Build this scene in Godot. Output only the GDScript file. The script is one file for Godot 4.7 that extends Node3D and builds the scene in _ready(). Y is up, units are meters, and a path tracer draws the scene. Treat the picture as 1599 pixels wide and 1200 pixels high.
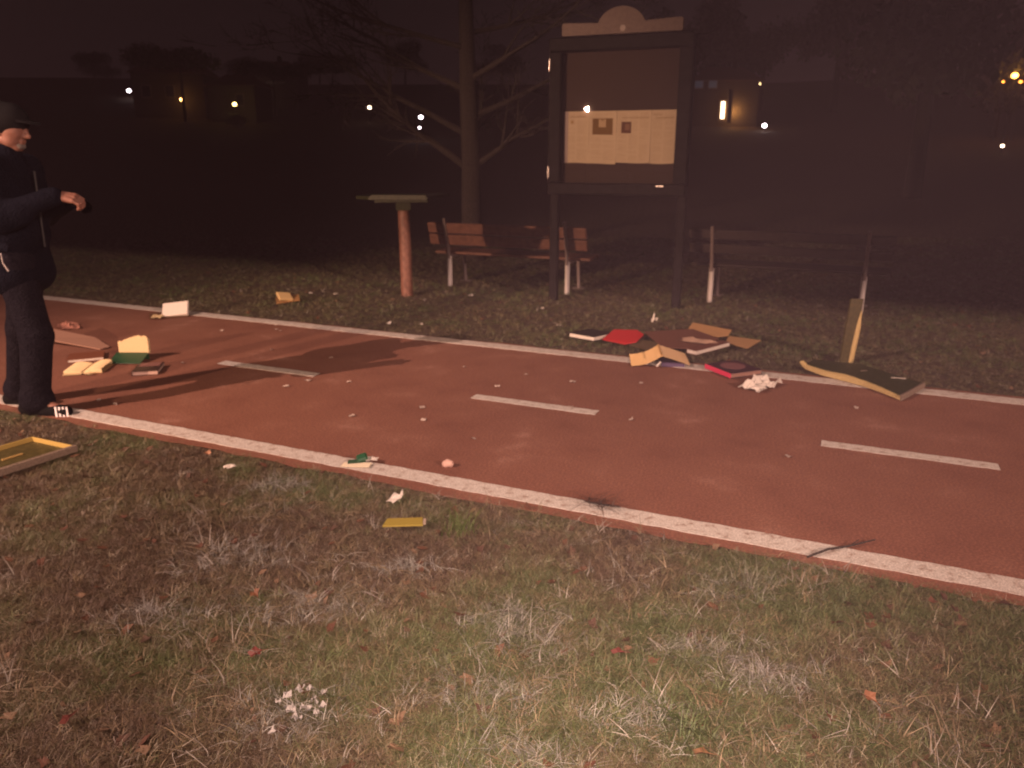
extends Node3D
# A red cycle path across a park at night, littered with torn books and the broken boards of a book-exchange box.

var rng := RandomNumberGenerator.new()
var names := {}
var M := {}

# ------------------------------------------------------------------ helpers: naming and tagging
func numbered(called: String) -> String:
	var n: int = names.get(called, 0)
	names[called] = n + 1
	return called if n == 0 else "%s_%03d" % [called, n]

func tag(o: Node3D, label: String, category: String, group := "") -> Node3D:
	o.set_meta("label", label)
	o.set_meta("category", category)
	if group != "":
		o.set_meta("group", group)
	return o

func thing(called: String, label: String, category: String, at := Vector3.ZERO, turn := 0.0, group := "") -> Node3D:
	var o := Node3D.new()
	o.name = numbered(called)
	add_child(o, true)
	o.position = at
	o.rotation.y = turn
	tag(o, label, category, group)
	return o

func obj(called: String, mesh: Mesh, mat: Material, parent: Node3D = null, at := Vector3.ZERO) -> MeshInstance3D:
	var o := MeshInstance3D.new()
	o.name = numbered(called) if parent == null else called
	o.mesh = mesh
	o.material_override = mat
	o.position = at
	if parent == null:
		add_child(o, true)
	else:
		parent.add_child(o, true)
	return o

func structure(o: Node3D) -> Node3D:
	o.set_meta("kind", "structure")
	return o

func lin(r: float, g: float, b: float) -> Color:
	return Color(r, g, b).linear_to_srgb()

func mat(r: float, g: float, b: float, rough := 0.8, metal := 0.0) -> StandardMaterial3D:
	var m := StandardMaterial3D.new()
	m.albedo_color = lin(r, g, b)
	m.roughness = rough
	m.metallic = metal
	return m

func noise_tex(freq: float, ramp: Array, kind := FastNoiseLite.TYPE_SIMPLEX_SMOOTH, octaves := 4, size := 512, sd := 1) -> NoiseTexture2D:
	var n := FastNoiseLite.new()
	n.seed = sd
	n.noise_type = kind
	n.frequency = freq
	n.fractal_octaves = octaves
	var t := NoiseTexture2D.new()
	t.width = size
	t.height = size
	t.seamless = true
	t.noise = n
	if ramp.size() > 0:
		var g := Gradient.new()
		g.offsets = PackedFloat32Array(ramp.map(func(e): return e[0]))
		g.colors = PackedColorArray(ramp.map(func(e): return e[1]))
		t.color_ramp = g
	return t

# a surface with coarse colour variation, multiplied by fine grain, and a relief
func rough_mat(ramp: Array, scale: float, freq: float, rough := 0.85, grain := 0.35, grain_scale := 9.0, relief := 0.0, sd := 1, world := true) -> StandardMaterial3D:
	var m := StandardMaterial3D.new()
	m.albedo_texture = noise_tex(freq, ramp, FastNoiseLite.TYPE_SIMPLEX_SMOOTH, 5, 512, sd)
	m.uv1_triplanar = true
	m.uv1_world_triplanar = world
	m.uv1_scale = Vector3.ONE * scale
	m.roughness = rough
	if grain > 0.0:
		m.detail_enabled = true
		m.detail_blend_mode = BaseMaterial3D.BLEND_MODE_MUL
		m.detail_uv_layer = BaseMaterial3D.DETAIL_UV_2
		m.uv2_triplanar = true
		m.uv2_world_triplanar = world
		m.uv2_scale = Vector3.ONE * grain_scale
		m.detail_albedo = noise_tex(0.09, [[0.2, Color(1, 1, 1) * (1.0 - grain)], [0.8, Color(1, 1, 1)]], FastNoiseLite.TYPE_SIMPLEX, 3, 256, sd + 7)
	if relief > 0.0:
		m.heightmap_enabled = true
		m.heightmap_scale = relief
		m.heightmap_texture = noise_tex(0.06, [], FastNoiseLite.TYPE_SIMPLEX, 4, 512, sd + 3)
	return m

# ------------------------------------------------------------------ helpers: shapes
func st_new() -> SurfaceTool:
	var st := SurfaceTool.new()
	st.begin(Mesh.PRIMITIVE_TRIANGLES)
	return st

func tri(st: SurfaceTool, a: Vector3, b: Vector3, c: Vector3) -> void:
	st.add_vertex(a)
	st.add_vertex(b)
	st.add_vertex(c)

func quad(st: SurfaceTool, a: Vector3, b: Vector3, c: Vector3, d: Vector3) -> void:
	tri(st, a, b, c)
	tri(st, a, c, d)

func quad_uv(st: SurfaceTool, p: Array, uv: Array) -> void:
	for i in [0, 1, 2, 0, 2, 3]:
		st.set_uv(uv[i])
		st.add_vertex(p[i])

func done(st: SurfaceTool) -> ArrayMesh:
	st.generate_normals()
	return st.commit()

# a box with chamfered edges; T places it
func add_box(st: SurfaceTool, T: Transform3D, size: Vector3, ch := 0.004) -> void:
	st.set_smooth_group(-1)
	var h := size * 0.5
	var c: float = minf(ch, minf(h.x, minf(h.y, h.z)) * 0.6)
	var P := func(sx: int, sy: int, sz: int, axis: int) -> Vector3:
		var v := Vector3(sx * (h.x - c), sy * (h.y - c), sz * (h.z - c))
		v[axis] += c * [sx, sy, sz][axis]
		return T * v
	for axis in 3:
		var u := (axis + 1) % 3
		var w := (axis + 2) % 3
		for s in [-1, 1]:
			var q := []
			for k in [[-1, -1], [1, -1], [1, 1], [-1, 1]]:
				var sg := [0, 0, 0]
				sg[axis] = s
				sg[u] = k[0]
				sg[w] = k[1]
				q.append(P.call(sg[0], sg[1], sg[2], axis))
			if s < 0:
				quad(st, q[0], q[1], q[2], q[3])
			else:
				quad(st, q[3], q[2], q[1], q[0])
		for a in [-1, 1]:
			for b in [-1, 1]:
				var e := []
				for k in [[-1, u], [1, u], [1, w], [-1, w]]:
					var sg := [0, 0, 0]
					sg[axis] = k[0]
					sg[u] = a
					sg[w] = b
					e.append(P.call(sg[0], sg[1], sg[2], k[1]))
				if a * b < 0:
					quad(st, e[0], e[1], e[2], e[3])
				else:
					quad(st, e[3], e[2], e[1], e[0])
	for sx in [-1, 1]:
		for sy in [-1, 1]:
			for sz in [-1, 1]:
				var a: Vector3 = P.call(sx, sy, sz, 0)
				var b: Vector3 = P.call(sx, sy, sz, 1)
				var d: Vector3 = P.call(sx, sy, sz, 2)
				if sx * sy * sz > 0:
					tri(st, a, d, b)
				else:
					tri(st, a, b, d)

func box(size: Vector3, at := Vector3.ZERO, ch := 0.004, rot := Vector3.ZERO) -> ArrayMesh:
	var st := st_new()
	add_box(st, Transform3D(Basis.from_euler(rot), at), size, ch)
	return done(st)

func add_tube(st: SurfaceTool, pts: Array, radii: Array, sides := 10, caps := true) -> void:
	st.set_smooth_group(1)
	var rings := []
	var side := Vector3.RIGHT
	for i in pts.size():
		var p: Vector3 = pts[i]
		var before: Vector3 = pts[maxi(i - 1, 0)]
		var after: Vector3 = pts[mini(i + 1, pts.size() - 1)]
		var d := (after - before).normalized()
		if absf(d.dot(side)) > 0.95:
			side = Vector3.FORWARD if absf(d.z) < 0.9 else Vector3.UP
		side = (side - d * side.dot(d)).normalized()
		var up := d.cross(side)
		var r := []
		for k in sides:
			var a := TAU * k / sides
			r.append(p + (side * cos(a) + up * sin(a)) * radii[i])
		rings.append(r)
	for i in pts.size() - 1:
		for k in sides:
			var n := (k + 1) % sides
			quad(st, rings[i][k], rings[i][n], rings[i + 1][n], rings[i + 1][k])
	if caps:
		st.set_smooth_group(-1)
		for k in sides:
			var n := (k + 1) % sides
			tri(st, pts[0], rings[0][n], rings[0][k])
			tri(st, pts[-1], rings[-1][k], rings[-1][n])

func tube(pts: Array, radii: Array, sides := 10) -> ArrayMesh:
	var st := st_new()
	add_tube(st, pts, radii, sides)
	return done(st)

# a flat outline (x, z), thickened upwards from y0 by t, each corner may carry its own height
func slab(pts: Array, t: float, T := Transform3D()) -> ArrayMesh:
	var st := st_new()
	st.set_smooth_group(-1)
	var flat := PackedVector2Array()
	for p in pts:
		flat.append(Vector2(p.x, p.z))
	var ids := Geometry2D.triangulate_polygon(flat)
	for i in range(0, ids.size(), 3):
		var a: Vector3 = pts[ids[i]]
		var b: Vector3 = pts[ids[i + 1]]
		var c: Vector3 = pts[ids[i + 2]]
		var up := Vector3(0, t, 0)
		if (b - a).cross(c - a).y > 0:
			var s := b
			b = c
			c = s
		tri(st, T * (a + up), T * (b + up), T * (c + up))
		tri(st, T * a, T * c, T * b)
	var ccw := Geometry2D.is_polygon_clockwise(flat)
	for i in pts.size():
		var a: Vector3 = pts[i]
		var b: Vector3 = pts[(i + 1) % pts.size()]
		var up := Vector3(0, t, 0)
		if ccw:
			quad(st, T * b, T * a, T * (a + up), T * (b + up))
		else:
			quad(st, T * a, T * b, T * (b + up), T * (a + up))
	return done(st)

# a wavy sheet of paper with a small thickness, used for crumpled scraps
func scrap_mesh(w: float, d: float, lift: float, n: int, sd: int) -> ArrayMesh:
	var r := RandomNumberGenerator.new()
	r.seed = sd
	var st := st_new()
	st.set_smooth_group(-1)
	var g := []
	for i in n + 1:
		var row := []
		for j in n + 1:
			var u := float(i) / n - 0.5
			var v := float(j) / n - 0.5
			row.append(Vector3(u * w + r.randf_range(-0.35, 0.35) * w / n, absf(r.randfn(0.0, 0.6)) * lift + 0.003, v * d + r.randf_range(-0.35, 0.35) * d / n))
		g.append(row)
	for i in n:
		for j in n:
			if n > 2 and r.randf() < 0.14 and (i == 0 or j == 0 or i == n - 1 or j == n - 1):
				continue
			quad(st, g[i][j], g[i + 1][j], g[i + 1][j + 1], g[i][j + 1])
			var e := Vector3(0, -0.0015, 0)
			quad(st, g[i][j] + e, g[i][j + 1] + e, g[i + 1][j + 1] + e, g[i + 1][j] + e)
	return done(st)

# tapered capsules joined with a smooth minimum and meshed as surface nets
func body_mesh(prims: Array, k: float, cell: float) -> ArrayMesh:
	var lo := Vector3.ONE * 1e6
	var hi := -lo
	for p in prims:
		for e in [[p[0], p[2]], [p[1], p[3]]]:
			lo = lo.min(e[0] - Vector3.ONE * e[1])
			hi = hi.max(e[0] + Vector3.ONE * e[1])
	lo -= Vector3.ONE * cell * 3.0
	hi += Vector3.ONE * cell * 3.0
	var nx := int(ceil((hi.x - lo.x) / cell)) + 1
	var ny := int(ceil((hi.y - lo.y) / cell)) + 1
	var nz := int(ceil((hi.z - lo.z) / cell)) + 1
	var f := PackedFloat32Array()
	f.resize(nx * ny * nz)
	f.fill(1.0)
	for p in prims:
		var a: Vector3 = p[0]
		var b: Vector3 = p[1]
		var ra: float = p[2]
		var rb: float = p[3]
		var pad := maxf(ra, rb) + k + cell * 2.5
		var m0: Vector3 = (a.min(b) - Vector3.ONE * pad - lo) / cell
		var m1: Vector3 = (a.max(b) + Vector3.ONE * pad - lo) / cell
		var ab := b - a
		var len2 := maxf(ab.length_squared(), 1e-9)
		for z in range(maxi(int(m0.z), 0), mini(int(m1.z) + 1, nz)):
			for y in range(maxi(int(m0.y), 0), mini(int(m1.y) + 1, ny)):
				var row := (z * ny + y) * nx
				for x in range(maxi(int(m0.x), 0), mini(int(m1.x) + 1, nx)):
					var q := lo + Vector3(x, y, z) * cell - a
					var t := clampf(q.dot(ab) / len2, 0.0, 1.0)
					var d := (q - ab * t).length() - lerpf(ra, rb, t)
					var o := f[row + x]
					var h := maxf(k - absf(d - o), 0.0) / k
					f[row + x] = minf(d, o) - h * h * k * 0.25
	var ids := PackedInt32Array()
	ids.resize(f.size())
	ids.fill(-1)
	var verts := PackedVector3Array()
	var norms := PackedVector3Array()
	var offs := [0, 1, nx, nx + 1, nx * ny, nx * ny + 1, nx * ny + nx, nx * ny + nx + 1]
	var corner := []
	for i in 8:
		corner.append(Vector3(i & 1, (i >> 1) & 1, (i >> 2) & 1))
	var edges := []
	for i in 8:
		for bit in [1, 2, 4]:
			if not (i & bit):
				edges.append([i, i | bit])
	for z in nz - 1:
		for y in ny - 1:
			for x in nx - 1:
				var at := (z * ny + y) * nx + x
				if absf(f[at]) > cell * 2.0:
					continue
				var mask := 0
				for i in 8:
					if f[at + offs[i]] < 0.0:
						mask |= 1 << i
				if mask == 0 or mask == 255:
					continue
				var s := Vector3.ZERO
				var n := 0
				for e in edges:
					var fa := f[at + offs[e[0]]]
					var fb := f[at + offs[e[1]]]
					if (fa < 0.0) != (fb < 0.0):
						s += (corner[e[0]] as Vector3).lerp(corner[e[1]], fa / (fa - fb))
						n += 1
				ids[at] = verts.size()
				verts.append(lo + (Vector3(x, y, z) + s / n) * cell)
				var g := Vector3.ZERO
				for i in 8:
					g += (corner[i] * 2.0 - Vector3.ONE) * f[at + offs[i]]
				norms.append(g.normalized())
	var index := PackedInt32Array()
	var step := [1, nx, nx * ny]
	for z in range(1, nz - 1):
		for y in range(1, ny - 1):
			for x in range(1, nx - 1):
				var at := (z * ny + y) * nx + x
				if absf(f[at]) > cell * 2.0:
					continue
				for ax in 3:
					var inside := f[at] < 0.0
					if inside == (f[at + step[ax]] < 0.0):
						continue
					var u: int = step[(ax + 1) % 3]
					var w: int = step[(ax + 2) % 3]
					var q := [ids[at - u - w], ids[at - w], ids[at], ids[at - u]]
					if q.min() < 0:
						continue
					if inside:
						index.append_array([q[0], q[2], q[1], q[0], q[3], q[2]])
					else:
						index.append_array([q[0], q[1], q[2], q[0], q[2], q[3]])
	var arr := []
	arr.resize(Mesh.ARRAY_MAX)
	arr[Mesh.ARRAY_VERTEX] = verts
	arr[Mesh.ARRAY_NORMAL] = norms
	arr[Mesh.ARRAY_INDEX] = index
	var m := ArrayMesh.new()
	m.add_surface_from_arrays(Mesh.PRIMITIVE_TRIANGLES, arr)
	return m

# ------------------------------------------------------------------ the lie of the land
const SLOPE := 0.439
func near_z(x: float) -> float:
	return 0.4351 * x - 3.219
func far_z(x: float) -> float:
	return 0.4429 * x - 5.987

func ground_h(x: float, z: float) -> float:
	var d := Vector2(x * 0.75, z).length()
	if z > -8.0:
		d = minf(d, 32.0)
	var h := 0.00115 * pow(maxf(d - 30.0, 0.0), 2.0)
	return minf(h, 13.0 + (h - 13.0) * 0.03 if h > 13.0 else h)

# ------------------------------------------------------------------
func _ready() -> void:
	rng.seed = 20
	setup()
	materials()
	land()
	grass()
	far_village()
	big_tree()
	noticeboard()
	benches()
	book_exchange()
	person()
	litter_left()
	litter_right()
	litter_near()
	lamps()

func setup() -> void:
	var cam := Camera3D.new()
	cam.name = "camera"
	add_child(cam)
	cam.position = Vector3(0, 1.5, 0)
	cam.rotation = Vector3(-atan(359.0 / 1200.0), 0, 0)
	cam.fov = rad_to_deg(2.0 * atan(0.5))
	cam.near = 0.05
	cam.far = 900.0
	var lens := CameraAttributesPhysical.new()
	lens.frustum_focal_length = 24.0
	lens.frustum_focus_distance = 1.1
	lens.exposure_aperture = 6.5
	lens.frustum_near = 0.05
	lens.frustum_far = 900.0
	cam.attributes = lens
	cam.current = true
	var env := Environment.new()
	env.background_mode = Environment.BG_SKY
	var sky := Sky.new()
	var pm := ProceduralSkyMaterial.new()
	pm.sky_top_color = Color8(17, 11, 11)
	pm.sky_horizon_color = Color8(33, 22, 23)
	pm.sky_curve = 0.12
	pm.ground_bottom_color = Color8(18, 13, 13)
	pm.ground_horizon_color = Color8(30, 21, 21)
	sky.sky_material = pm
	env.sky = sky
	env.tonemap_mode = Environment.TONE_MAPPER_LINEAR
	env.tonemap_exposure = 1.0
	env.fog_enabled = true
	env.fog_density = 0.0021
	env.fog_light_color = Color(0.95, 0.82, 0.9)
	env.sdfgi_enabled = true
	env.ssao_enabled = true
	env.ssil_enabled = true
	var we := WorldEnvironment.new()
	we.name = "world"
	we.environment = env
	add_child(we)
	# unseen light beside the camera, placed to brighten the near grass
	var camera_light := SpotLight3D.new()
	camera_light.name = "unseen_camera_light"
	camera_light.light_energy = 10.0
	camera_light.light_color = lin(1.0, 0.70, 0.56)
	camera_light.light_size = 0.02
	camera_light.spot_angle = 31.0
	camera_light.spot_angle_attenuation = 1.0
	camera_light.spot_range = 60.0
	camera_light.shadow_enabled = true
	add_child(camera_light)
	camera_light.look_at_from_position(Vector3(0.05, 1.58, 0.03), Vector3(0.25, 0, -2.35), Vector3.UP)

const LAMP_B := Vector3(-8.4, 6.0, 0.3)
const LAMP_C := Vector3(9.9, 6.0, 8.3)
const LAMP_A := Vector3(-10.8, 2.97, 8.1)
func unseen_hooded_lamp(label: String, at: Vector3, aim: Vector3, energy: float, lip: float) -> void:
	var t := thing("street_lamp", label, "street lamp", Vector3(at.x - 1.2, 0, at.z + 0.6))  # lamp out of view, its form and place chosen to light the path
	var head := at - t.position
	obj("pole", tube([Vector3.ZERO, Vector3(0, 3, 0), Vector3(0, 6.0, 0), Vector3(0.25, 6.35, -0.12), Vector3(0.7, 6.4, -0.35), head + Vector3(-0.1, 0.30, 0.05)], [0.07, 0.06, 0.05, 0.04, 0.035, 0.03], 12), M.dark_metal, t)
	var bulb := SphereMesh.new()
	bulb.radius = 0.03
	bulb.height = 0.06
	obj("bulb", bulb, glow(Color(1, 0.8, 0.72), 8.0), t, head)
	# oversized hood, out of view, shaped to keep lamplight off benches and noticeboard
	var along := Vector3(0.9166, 0, 0.4)
	var across := Vector3(0.4, 0, -0.9166)
	var yaw := atan2(-along.z, along.x)
	obj("unseen_hood_plate", box(Vector3(3.2, 0.03, 1.4), head + Vector3(0, 0.28, 0), 0.005, Vector3(0, yaw, 0)), M.dark_metal, t)
	obj("unseen_hood_lip", box(Vector3(3.2, 0.65, 0.02), head + across * 0.71 + Vector3(0, lip - 0.033, 0), 0.005, Vector3(0, yaw, 0)), M.dark_metal, t)
	var s := SpotLight3D.new()
	s.name = "unseen_lamp_beam"
	s.light_energy = energy
	s.light_color = lin(1.0, 0.60, 0.47)
	s.light_size = 0.01
	s.spot_angle = 52.0
	s.spot_angle_attenuation = 1.0
	s.spot_range = 80.0
	s.shadow_enabled = true
	add_child(s, true)
	s.look_at_from_position(at, aim, Vector3.UP)

func lamps() -> void:
	# two lamps out of view: one throws the person's shadow, one placed to lighten it
	unseen_hooded_lamp("unseen tall hooded lamp out of view left of the cycle path, casting the shadow of the person", LAMP_B, Vector3(1.0, 0, -3.0), 150.0, 0.0)
	unseen_hooded_lamp("unseen tall hooded lamp out of view behind the photographer on the right, placed to lighten the shadow", LAMP_C, Vector3(0.6, 0, -4.2), 275.0, 0.018)
	var t: Node3D
	var s: SpotLight3D
	# unseen lower lamp behind the photographer, lighting the bench, mirrored in the noticeboard's pane
	t = thing("unseen_low_lamp", "unseen low lamp out of view behind the photographer, lighting the left bench and noticeboard", "street lamp", Vector3(LAMP_A.x, 0, LAMP_A.z))
	obj("pole", tube([Vector3.ZERO, Vector3(0, 1.4, 0), Vector3(0, LAMP_A.y - 0.1, 0)], [0.06, 0.045, 0.035], 12), M.dark_metal, t)
	var globe := SphereMesh.new()
	globe.radius = 0.045
	globe.height = 0.09
	obj("globe", globe, glow(Color(1, 0.8, 0.55), 45.0), t, Vector3(0, LAMP_A.y, 0))
	s = SpotLight3D.new()
	s.name = "unseen_low_lamp_beam"
	s.light_energy = 320.0
	s.light_color = lin(1.0, 0.56, 0.36)
	s.light_size = 0.05
	s.spot_angle = 10.5
	s.spot_angle_attenuation = 0.75
	s.spot_range = 80.0
	s.shadow_enabled = true
	add_child(s)
	s.look_at_from_position(LAMP_A, Vector3(-0.55, 0.75, -8.5), Vector3.UP)

func glow(c: Color, e: float) -> StandardMaterial3D:
	var m := StandardMaterial3D.new()
	m.albedo_color = c
	m.emission_enabled = true
	m.emission = c
	m.emission_energy_multiplier = e
	return m

func materials() -> void:
	M.dark_metal = mat(0.03, 0.028, 0.03, 0.45, 0.3)
	M.asphalt = rough_mat([[0.0, lin(0.19, 0.068, 0.038)], [0.3, lin(0.225, 0.086, 0.05)], [0.65, lin(0.24, 0.095, 0.056)], [0.82, lin(0.265, 0.112, 0.07)], [1.0, lin(0.35, 0.175, 0.125)]], 0.33, 0.011, 0.9, 0.30, 2.6, 0.12, 5)
	M.paint = rough_mat([[0.0, lin(0.25, 0.13, 0.09)], [0.2, lin(0.5, 0.42, 0.36)], [0.42, lin(0.66, 0.61, 0.55)], [1.0, lin(0.74, 0.7, 0.64)]], 1.7, 0.02, 0.7, 0.3, 4.0, 0.2, 8)
	M.soil = rough_mat([[0.0, lin(0.03, 0.018, 0.01)], [0.4, lin(0.07, 0.043, 0.024)], [0.7, lin(0.10, 0.07, 0.035)], [1.0, lin(0.15, 0.11, 0.06)]], 0.8, 0.02, 0.95, 0.5, 5.0, 1.0, 2)
	M.blade = StandardMaterial3D.new()
	M.blade.vertex_color_use_as_albedo = true
	M.blade.roughness = 0.55
	M.blade.backlight_enabled = true
	M.blade.backlight = Color(0.35, 0.35, 0.3)
	M.leaf = StandardMaterial3D.new()
	M.leaf.vertex_color_use_as_albedo = true
	M.leaf.roughness = 0.7
	M.bark = rough_mat([[0.2, lin(0.03, 0.022, 0.018)], [0.6, lin(0.055, 0.042, 0.034)], [0.9, lin(0.09, 0.07, 0.058)]], 2.0, 0.03, 0.95, 0.5, 8.0, 2.0, 12)
	M.frame = rough_mat([[0.2, lin(0.007, 0.0055, 0.0065)], [0.8, lin(0.012, 0.0095, 0.0105)]], 1.0, 0.02, 0.7, 0.2, 6.0, 0.05, 14)
	M.frame.metallic_specular = 0.25
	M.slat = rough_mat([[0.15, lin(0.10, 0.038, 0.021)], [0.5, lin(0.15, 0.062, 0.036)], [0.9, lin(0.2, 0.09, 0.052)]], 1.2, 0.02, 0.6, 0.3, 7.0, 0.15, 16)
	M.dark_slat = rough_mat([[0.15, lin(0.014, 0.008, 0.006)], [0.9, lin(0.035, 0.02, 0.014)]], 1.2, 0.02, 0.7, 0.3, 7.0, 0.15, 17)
	M.pale_metal = mat(0.5, 0.46, 0.44, 0.5, 0.1)
	M.grey_metal = mat(0.2, 0.16, 0.15, 0.5, 0.2)
	M.post_wood = rough_mat([[0.15, lin(0.14, 0.055, 0.034)], [0.5, lin(0.22, 0.095, 0.06)], [0.9, lin(0.28, 0.13, 0.085)]], 1.5, 0.02, 0.55, 0.3, 6.0, 0.15, 18)
	M.green_wood = rough_mat([[0.15, lin(0.018, 0.024, 0.006)], [0.6, lin(0.034, 0.042, 0.011)], [0.95, lin(0.055, 0.06, 0.02)]], 2.0, 0.02, 0.55, 0.3, 6.0, 0.1, 19)
	M.olive = rough_mat([[0.15, lin(0.06, 0.05, 0.012)], [0.6, lin(0.085, 0.07, 0.018)], [0.95, lin(0.12, 0.095, 0.03)]], 2.0, 0.02, 0.55, 0.3, 6.0, 0.1, 19)
	M.raw_wood = rough_mat([[0.1, lin(0.56, 0.41, 0.15)], [0.6, lin(0.72, 0.55, 0.24)], [0.95, lin(0.77, 0.62, 0.32)]], 5.0, 0.03, 0.7, 0.3, 12.0, 0.2, 20)
	M.grey_wood = rough_mat([[0.1, lin(0.16, 0.12, 0.09)], [0.9, lin(0.3, 0.23, 0.17)]], 5.0, 0.03, 0.8, 0.3, 12.0, 0.2, 21)
	M.yellow_trim = mat(0.33, 0.24, 0.06, 0.6)
	M.pages = rough_mat([[0.2, lin(0.55, 0.42, 0.22)], [0.8, lin(0.72, 0.58, 0.33)]], 12.0, 0.02, 0.85, 0.2, 30.0, 0.0, 22)
	M.white_paper = rough_mat([[0.2, lin(0.6, 0.55, 0.48)], [0.8, lin(0.78, 0.73, 0.66)]], 10.0, 0.02, 0.85, 0.1, 30.0, 0.0, 23)
	M.dull_paper = mat(0.42, 0.34, 0.29, 0.85)
	M.plaster = rough_mat([[0.2, lin(0.06, 0.045, 0.034)], [0.8, lin(0.10, 0.08, 0.06)]], 0.4, 0.02, 0.9, 0.2, 2.0, 0.2, 24)
	M.roof = mat(0.14, 0.07, 0.05, 0.9)

func rect_strip(x0: float, x1: float, line: Callable, lo: float, hi: float, y: float, steps: int, ragged: float, sd: int) -> ArrayMesh:
	# a thin ragged-edged sheet along a line; lo and hi are offsets across it
	var r := RandomNumberGenerator.new()
	r.seed = sd
	var st := st_new()
	st.set_smooth_group(-1)
	var n := Vector3(SLOPE, 0, -1).normalized()
	var prev := []
	for i in steps + 1:
		var x := lerpf(x0, x1, float(i) / steps)
		var c := Vector3(x, y, line.call(x))
		var a := c + n * (lo + r.randf_range(-ragged, ragged))
		var b := c + n * (hi + r.randf_range(-ragged, ragged))
		if i > 0:
			quad(st, prev[0], prev[1], b, a)
			var dn := Vector3(0, -0.003, 0)
			quad(st, prev[0] + dn, prev[0], a, a + dn)
			quad(st, prev[1], prev[1] + dn, b + dn, b)
		prev = [a, b]
	return done(st)

func land() -> void:
	# the ground: one sheet out to the hills, flat where the path runs
	var xs := []
	var zs := []
	for i in range(-24, 25):
		xs.append(signf(i) * (absf(i) * 1.2 + pow(absf(i) / 24.0, 3.0) * 320.0))
	for i in range(-40, 13):
		zs.append(signf(i) * (absf(i) * 1.5 + pow(absf(i) / 40.0, 3.0) * 330.0) if i < 0 else i * 4.0)
	var st := st_new()
	st.set_smooth_group(1)
	for i in xs.size() - 1:
		for j in zs.size() - 1:
			var q := []
			for k in [[0, 0], [1, 0], [1, 1], [0, 1]]:
				var x: float = xs[i + k[0]]
				var z: float = zs[j + k[1]]
				q.append(Vector3(x, ground_h(x, z), z))
			quad(st, q[0], q[1], q[2], q[3])
	structure(obj("ground", done(st), M.soil))
	# the cycle path with its painted lines
	var mid := func(x: float) -> float: return SLOPE * x - 4.603
	var path := obj("cycle_path", rect_strip(-45, 26, mid, -1.395, 1.375, 0.012, 600, 0.018, 3), M.asphalt)
	structure(path)
	obj("edge_line", rect_strip(-45, 26, near_z, -0.058, 0.058, 0.0165, 1400, 0.004, 4), M.paint, path)
	obj("edge_line", rect_strip(-45, 26, far_z, -0.066, 0.066, 0.0165, 1400, 0.005, 5), M.paint, path)
	var dir := Vector3(1, 0, SLOPE).normalized()
	for k in range(-6, 5):
		# dashes of 0.85 m every 2.1 m
		var x0 := -0.245 + k * 1.905
		var x1 := x0 + 0.755
		var line := func(x: float) -> float: return 0.4368 * x - 4.5855 + 0.0006
		if k == -1:
			x0 = -2.165
			x1 = -1.37
		obj("centre_dash", rect_strip(x0, x1, line, -0.042, 0.042, 0.0165, 16, 0.003, 30 + k), M.paint, path)

# ------------------------------------------------------------------ grass
func tuft_mesh(blades: int, height: float, spread: float, width: float, lie: float, sd: int) -> ArrayMesh:
	var r := RandomNumberGenerator.new()
	r.seed = sd
	var st := st_new()
	st.set_smooth_group(1)
	for b in blades:
		var a := r.randf() * TAU
		var base := Vector3(cos(a), 0, sin(a)) * r.randf() * spread
		var dir := Vector3(1, 0, 0).rotated(Vector3.UP, r.randf() * TAU)
		var side := dir.cross(Vector3.UP).normalized()
		var h := height * r.randf_range(0.5, 1.1)
		var w := width * r.randf_range(0.6, 1.2)
		var bend := lie * r.randf_range(0.5, 1.3)
		var shade := r.randf_range(0.72, 1.2)
		var col := Color(shade, shade * r.randf_range(0.94, 1.05), shade * r.randf_range(0.9, 1.05))
		var pts := []
		for i in 4:
			var t := i / 3.0
			var out := h * (bend * t * t)
			var up := h * (t - 0.42 * bend * t * t)
			pts.append([base + dir * out + Vector3(0, maxf(up, 0.001), 0), w * (1.0 - t * 0.85)])
		for i in 3:
			st.set_color(col)
			quad(st, pts[i][0] - side * pts[i][1], pts[i][0] + side * pts[i][1], pts[i + 1][0] + side * pts[i + 1][1], pts[i + 1][0] - side * pts[i + 1][1])
	return done(st)

func scatter(called: String, mesh: Mesh, spots: Array, material: Material) -> void:
	var mm := MultiMesh.new()
	mm.transform_format = MultiMesh.TRANSFORM_3D
	mm.use_colors = true
	mm.mesh = mesh
	mm.instance_count = spots.size()
	for i in spots.size():
		mm.set_instance_transform(i, spots[i][0])
		mm.set_instance_color(i, spots[i][1])
	var o := MultiMeshInstance3D.new()
	o.name = numbered(called)
	o.multimesh = mm
	o.material_override = material
	o.set_meta("kind", "stuff")
	o.set_meta("label", {"grass": "short matted park grass in green, olive and brown", "dry_grass": "pale dry grass blades lying over the lawn", "leaf_litter": "small brown dead leaves and debris in the grass"}.get(called, called))
	o.set_meta("category", {"grass": "grass", "dry_grass": "grass", "leaf_litter": "leaf litter"}.get(called, "grass"))
	add_child(o, true)

var edge_noise := FastNoiseLite.new()
func on_lawn(x: float, z: float) -> bool:
	var n := edge_noise.get_noise_2d(x * 6.0, z * 6.0)
	return z > near_z(x) + 0.14 + 0.07 * n or z < far_z(x) - 0.075 + 0.045 * n

func lay(x: float, z: float, s: float, tilt := 0.25) -> Transform3D:
	var b := Basis.from_euler(Vector3(rng.randf_range(-tilt, tilt), rng.randf() * TAU, rng.randf_range(-tilt, tilt)))
	return Transform3D(b.scaled(Vector3.ONE * s), Vector3(x, ground_h(x, z), z))

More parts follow.
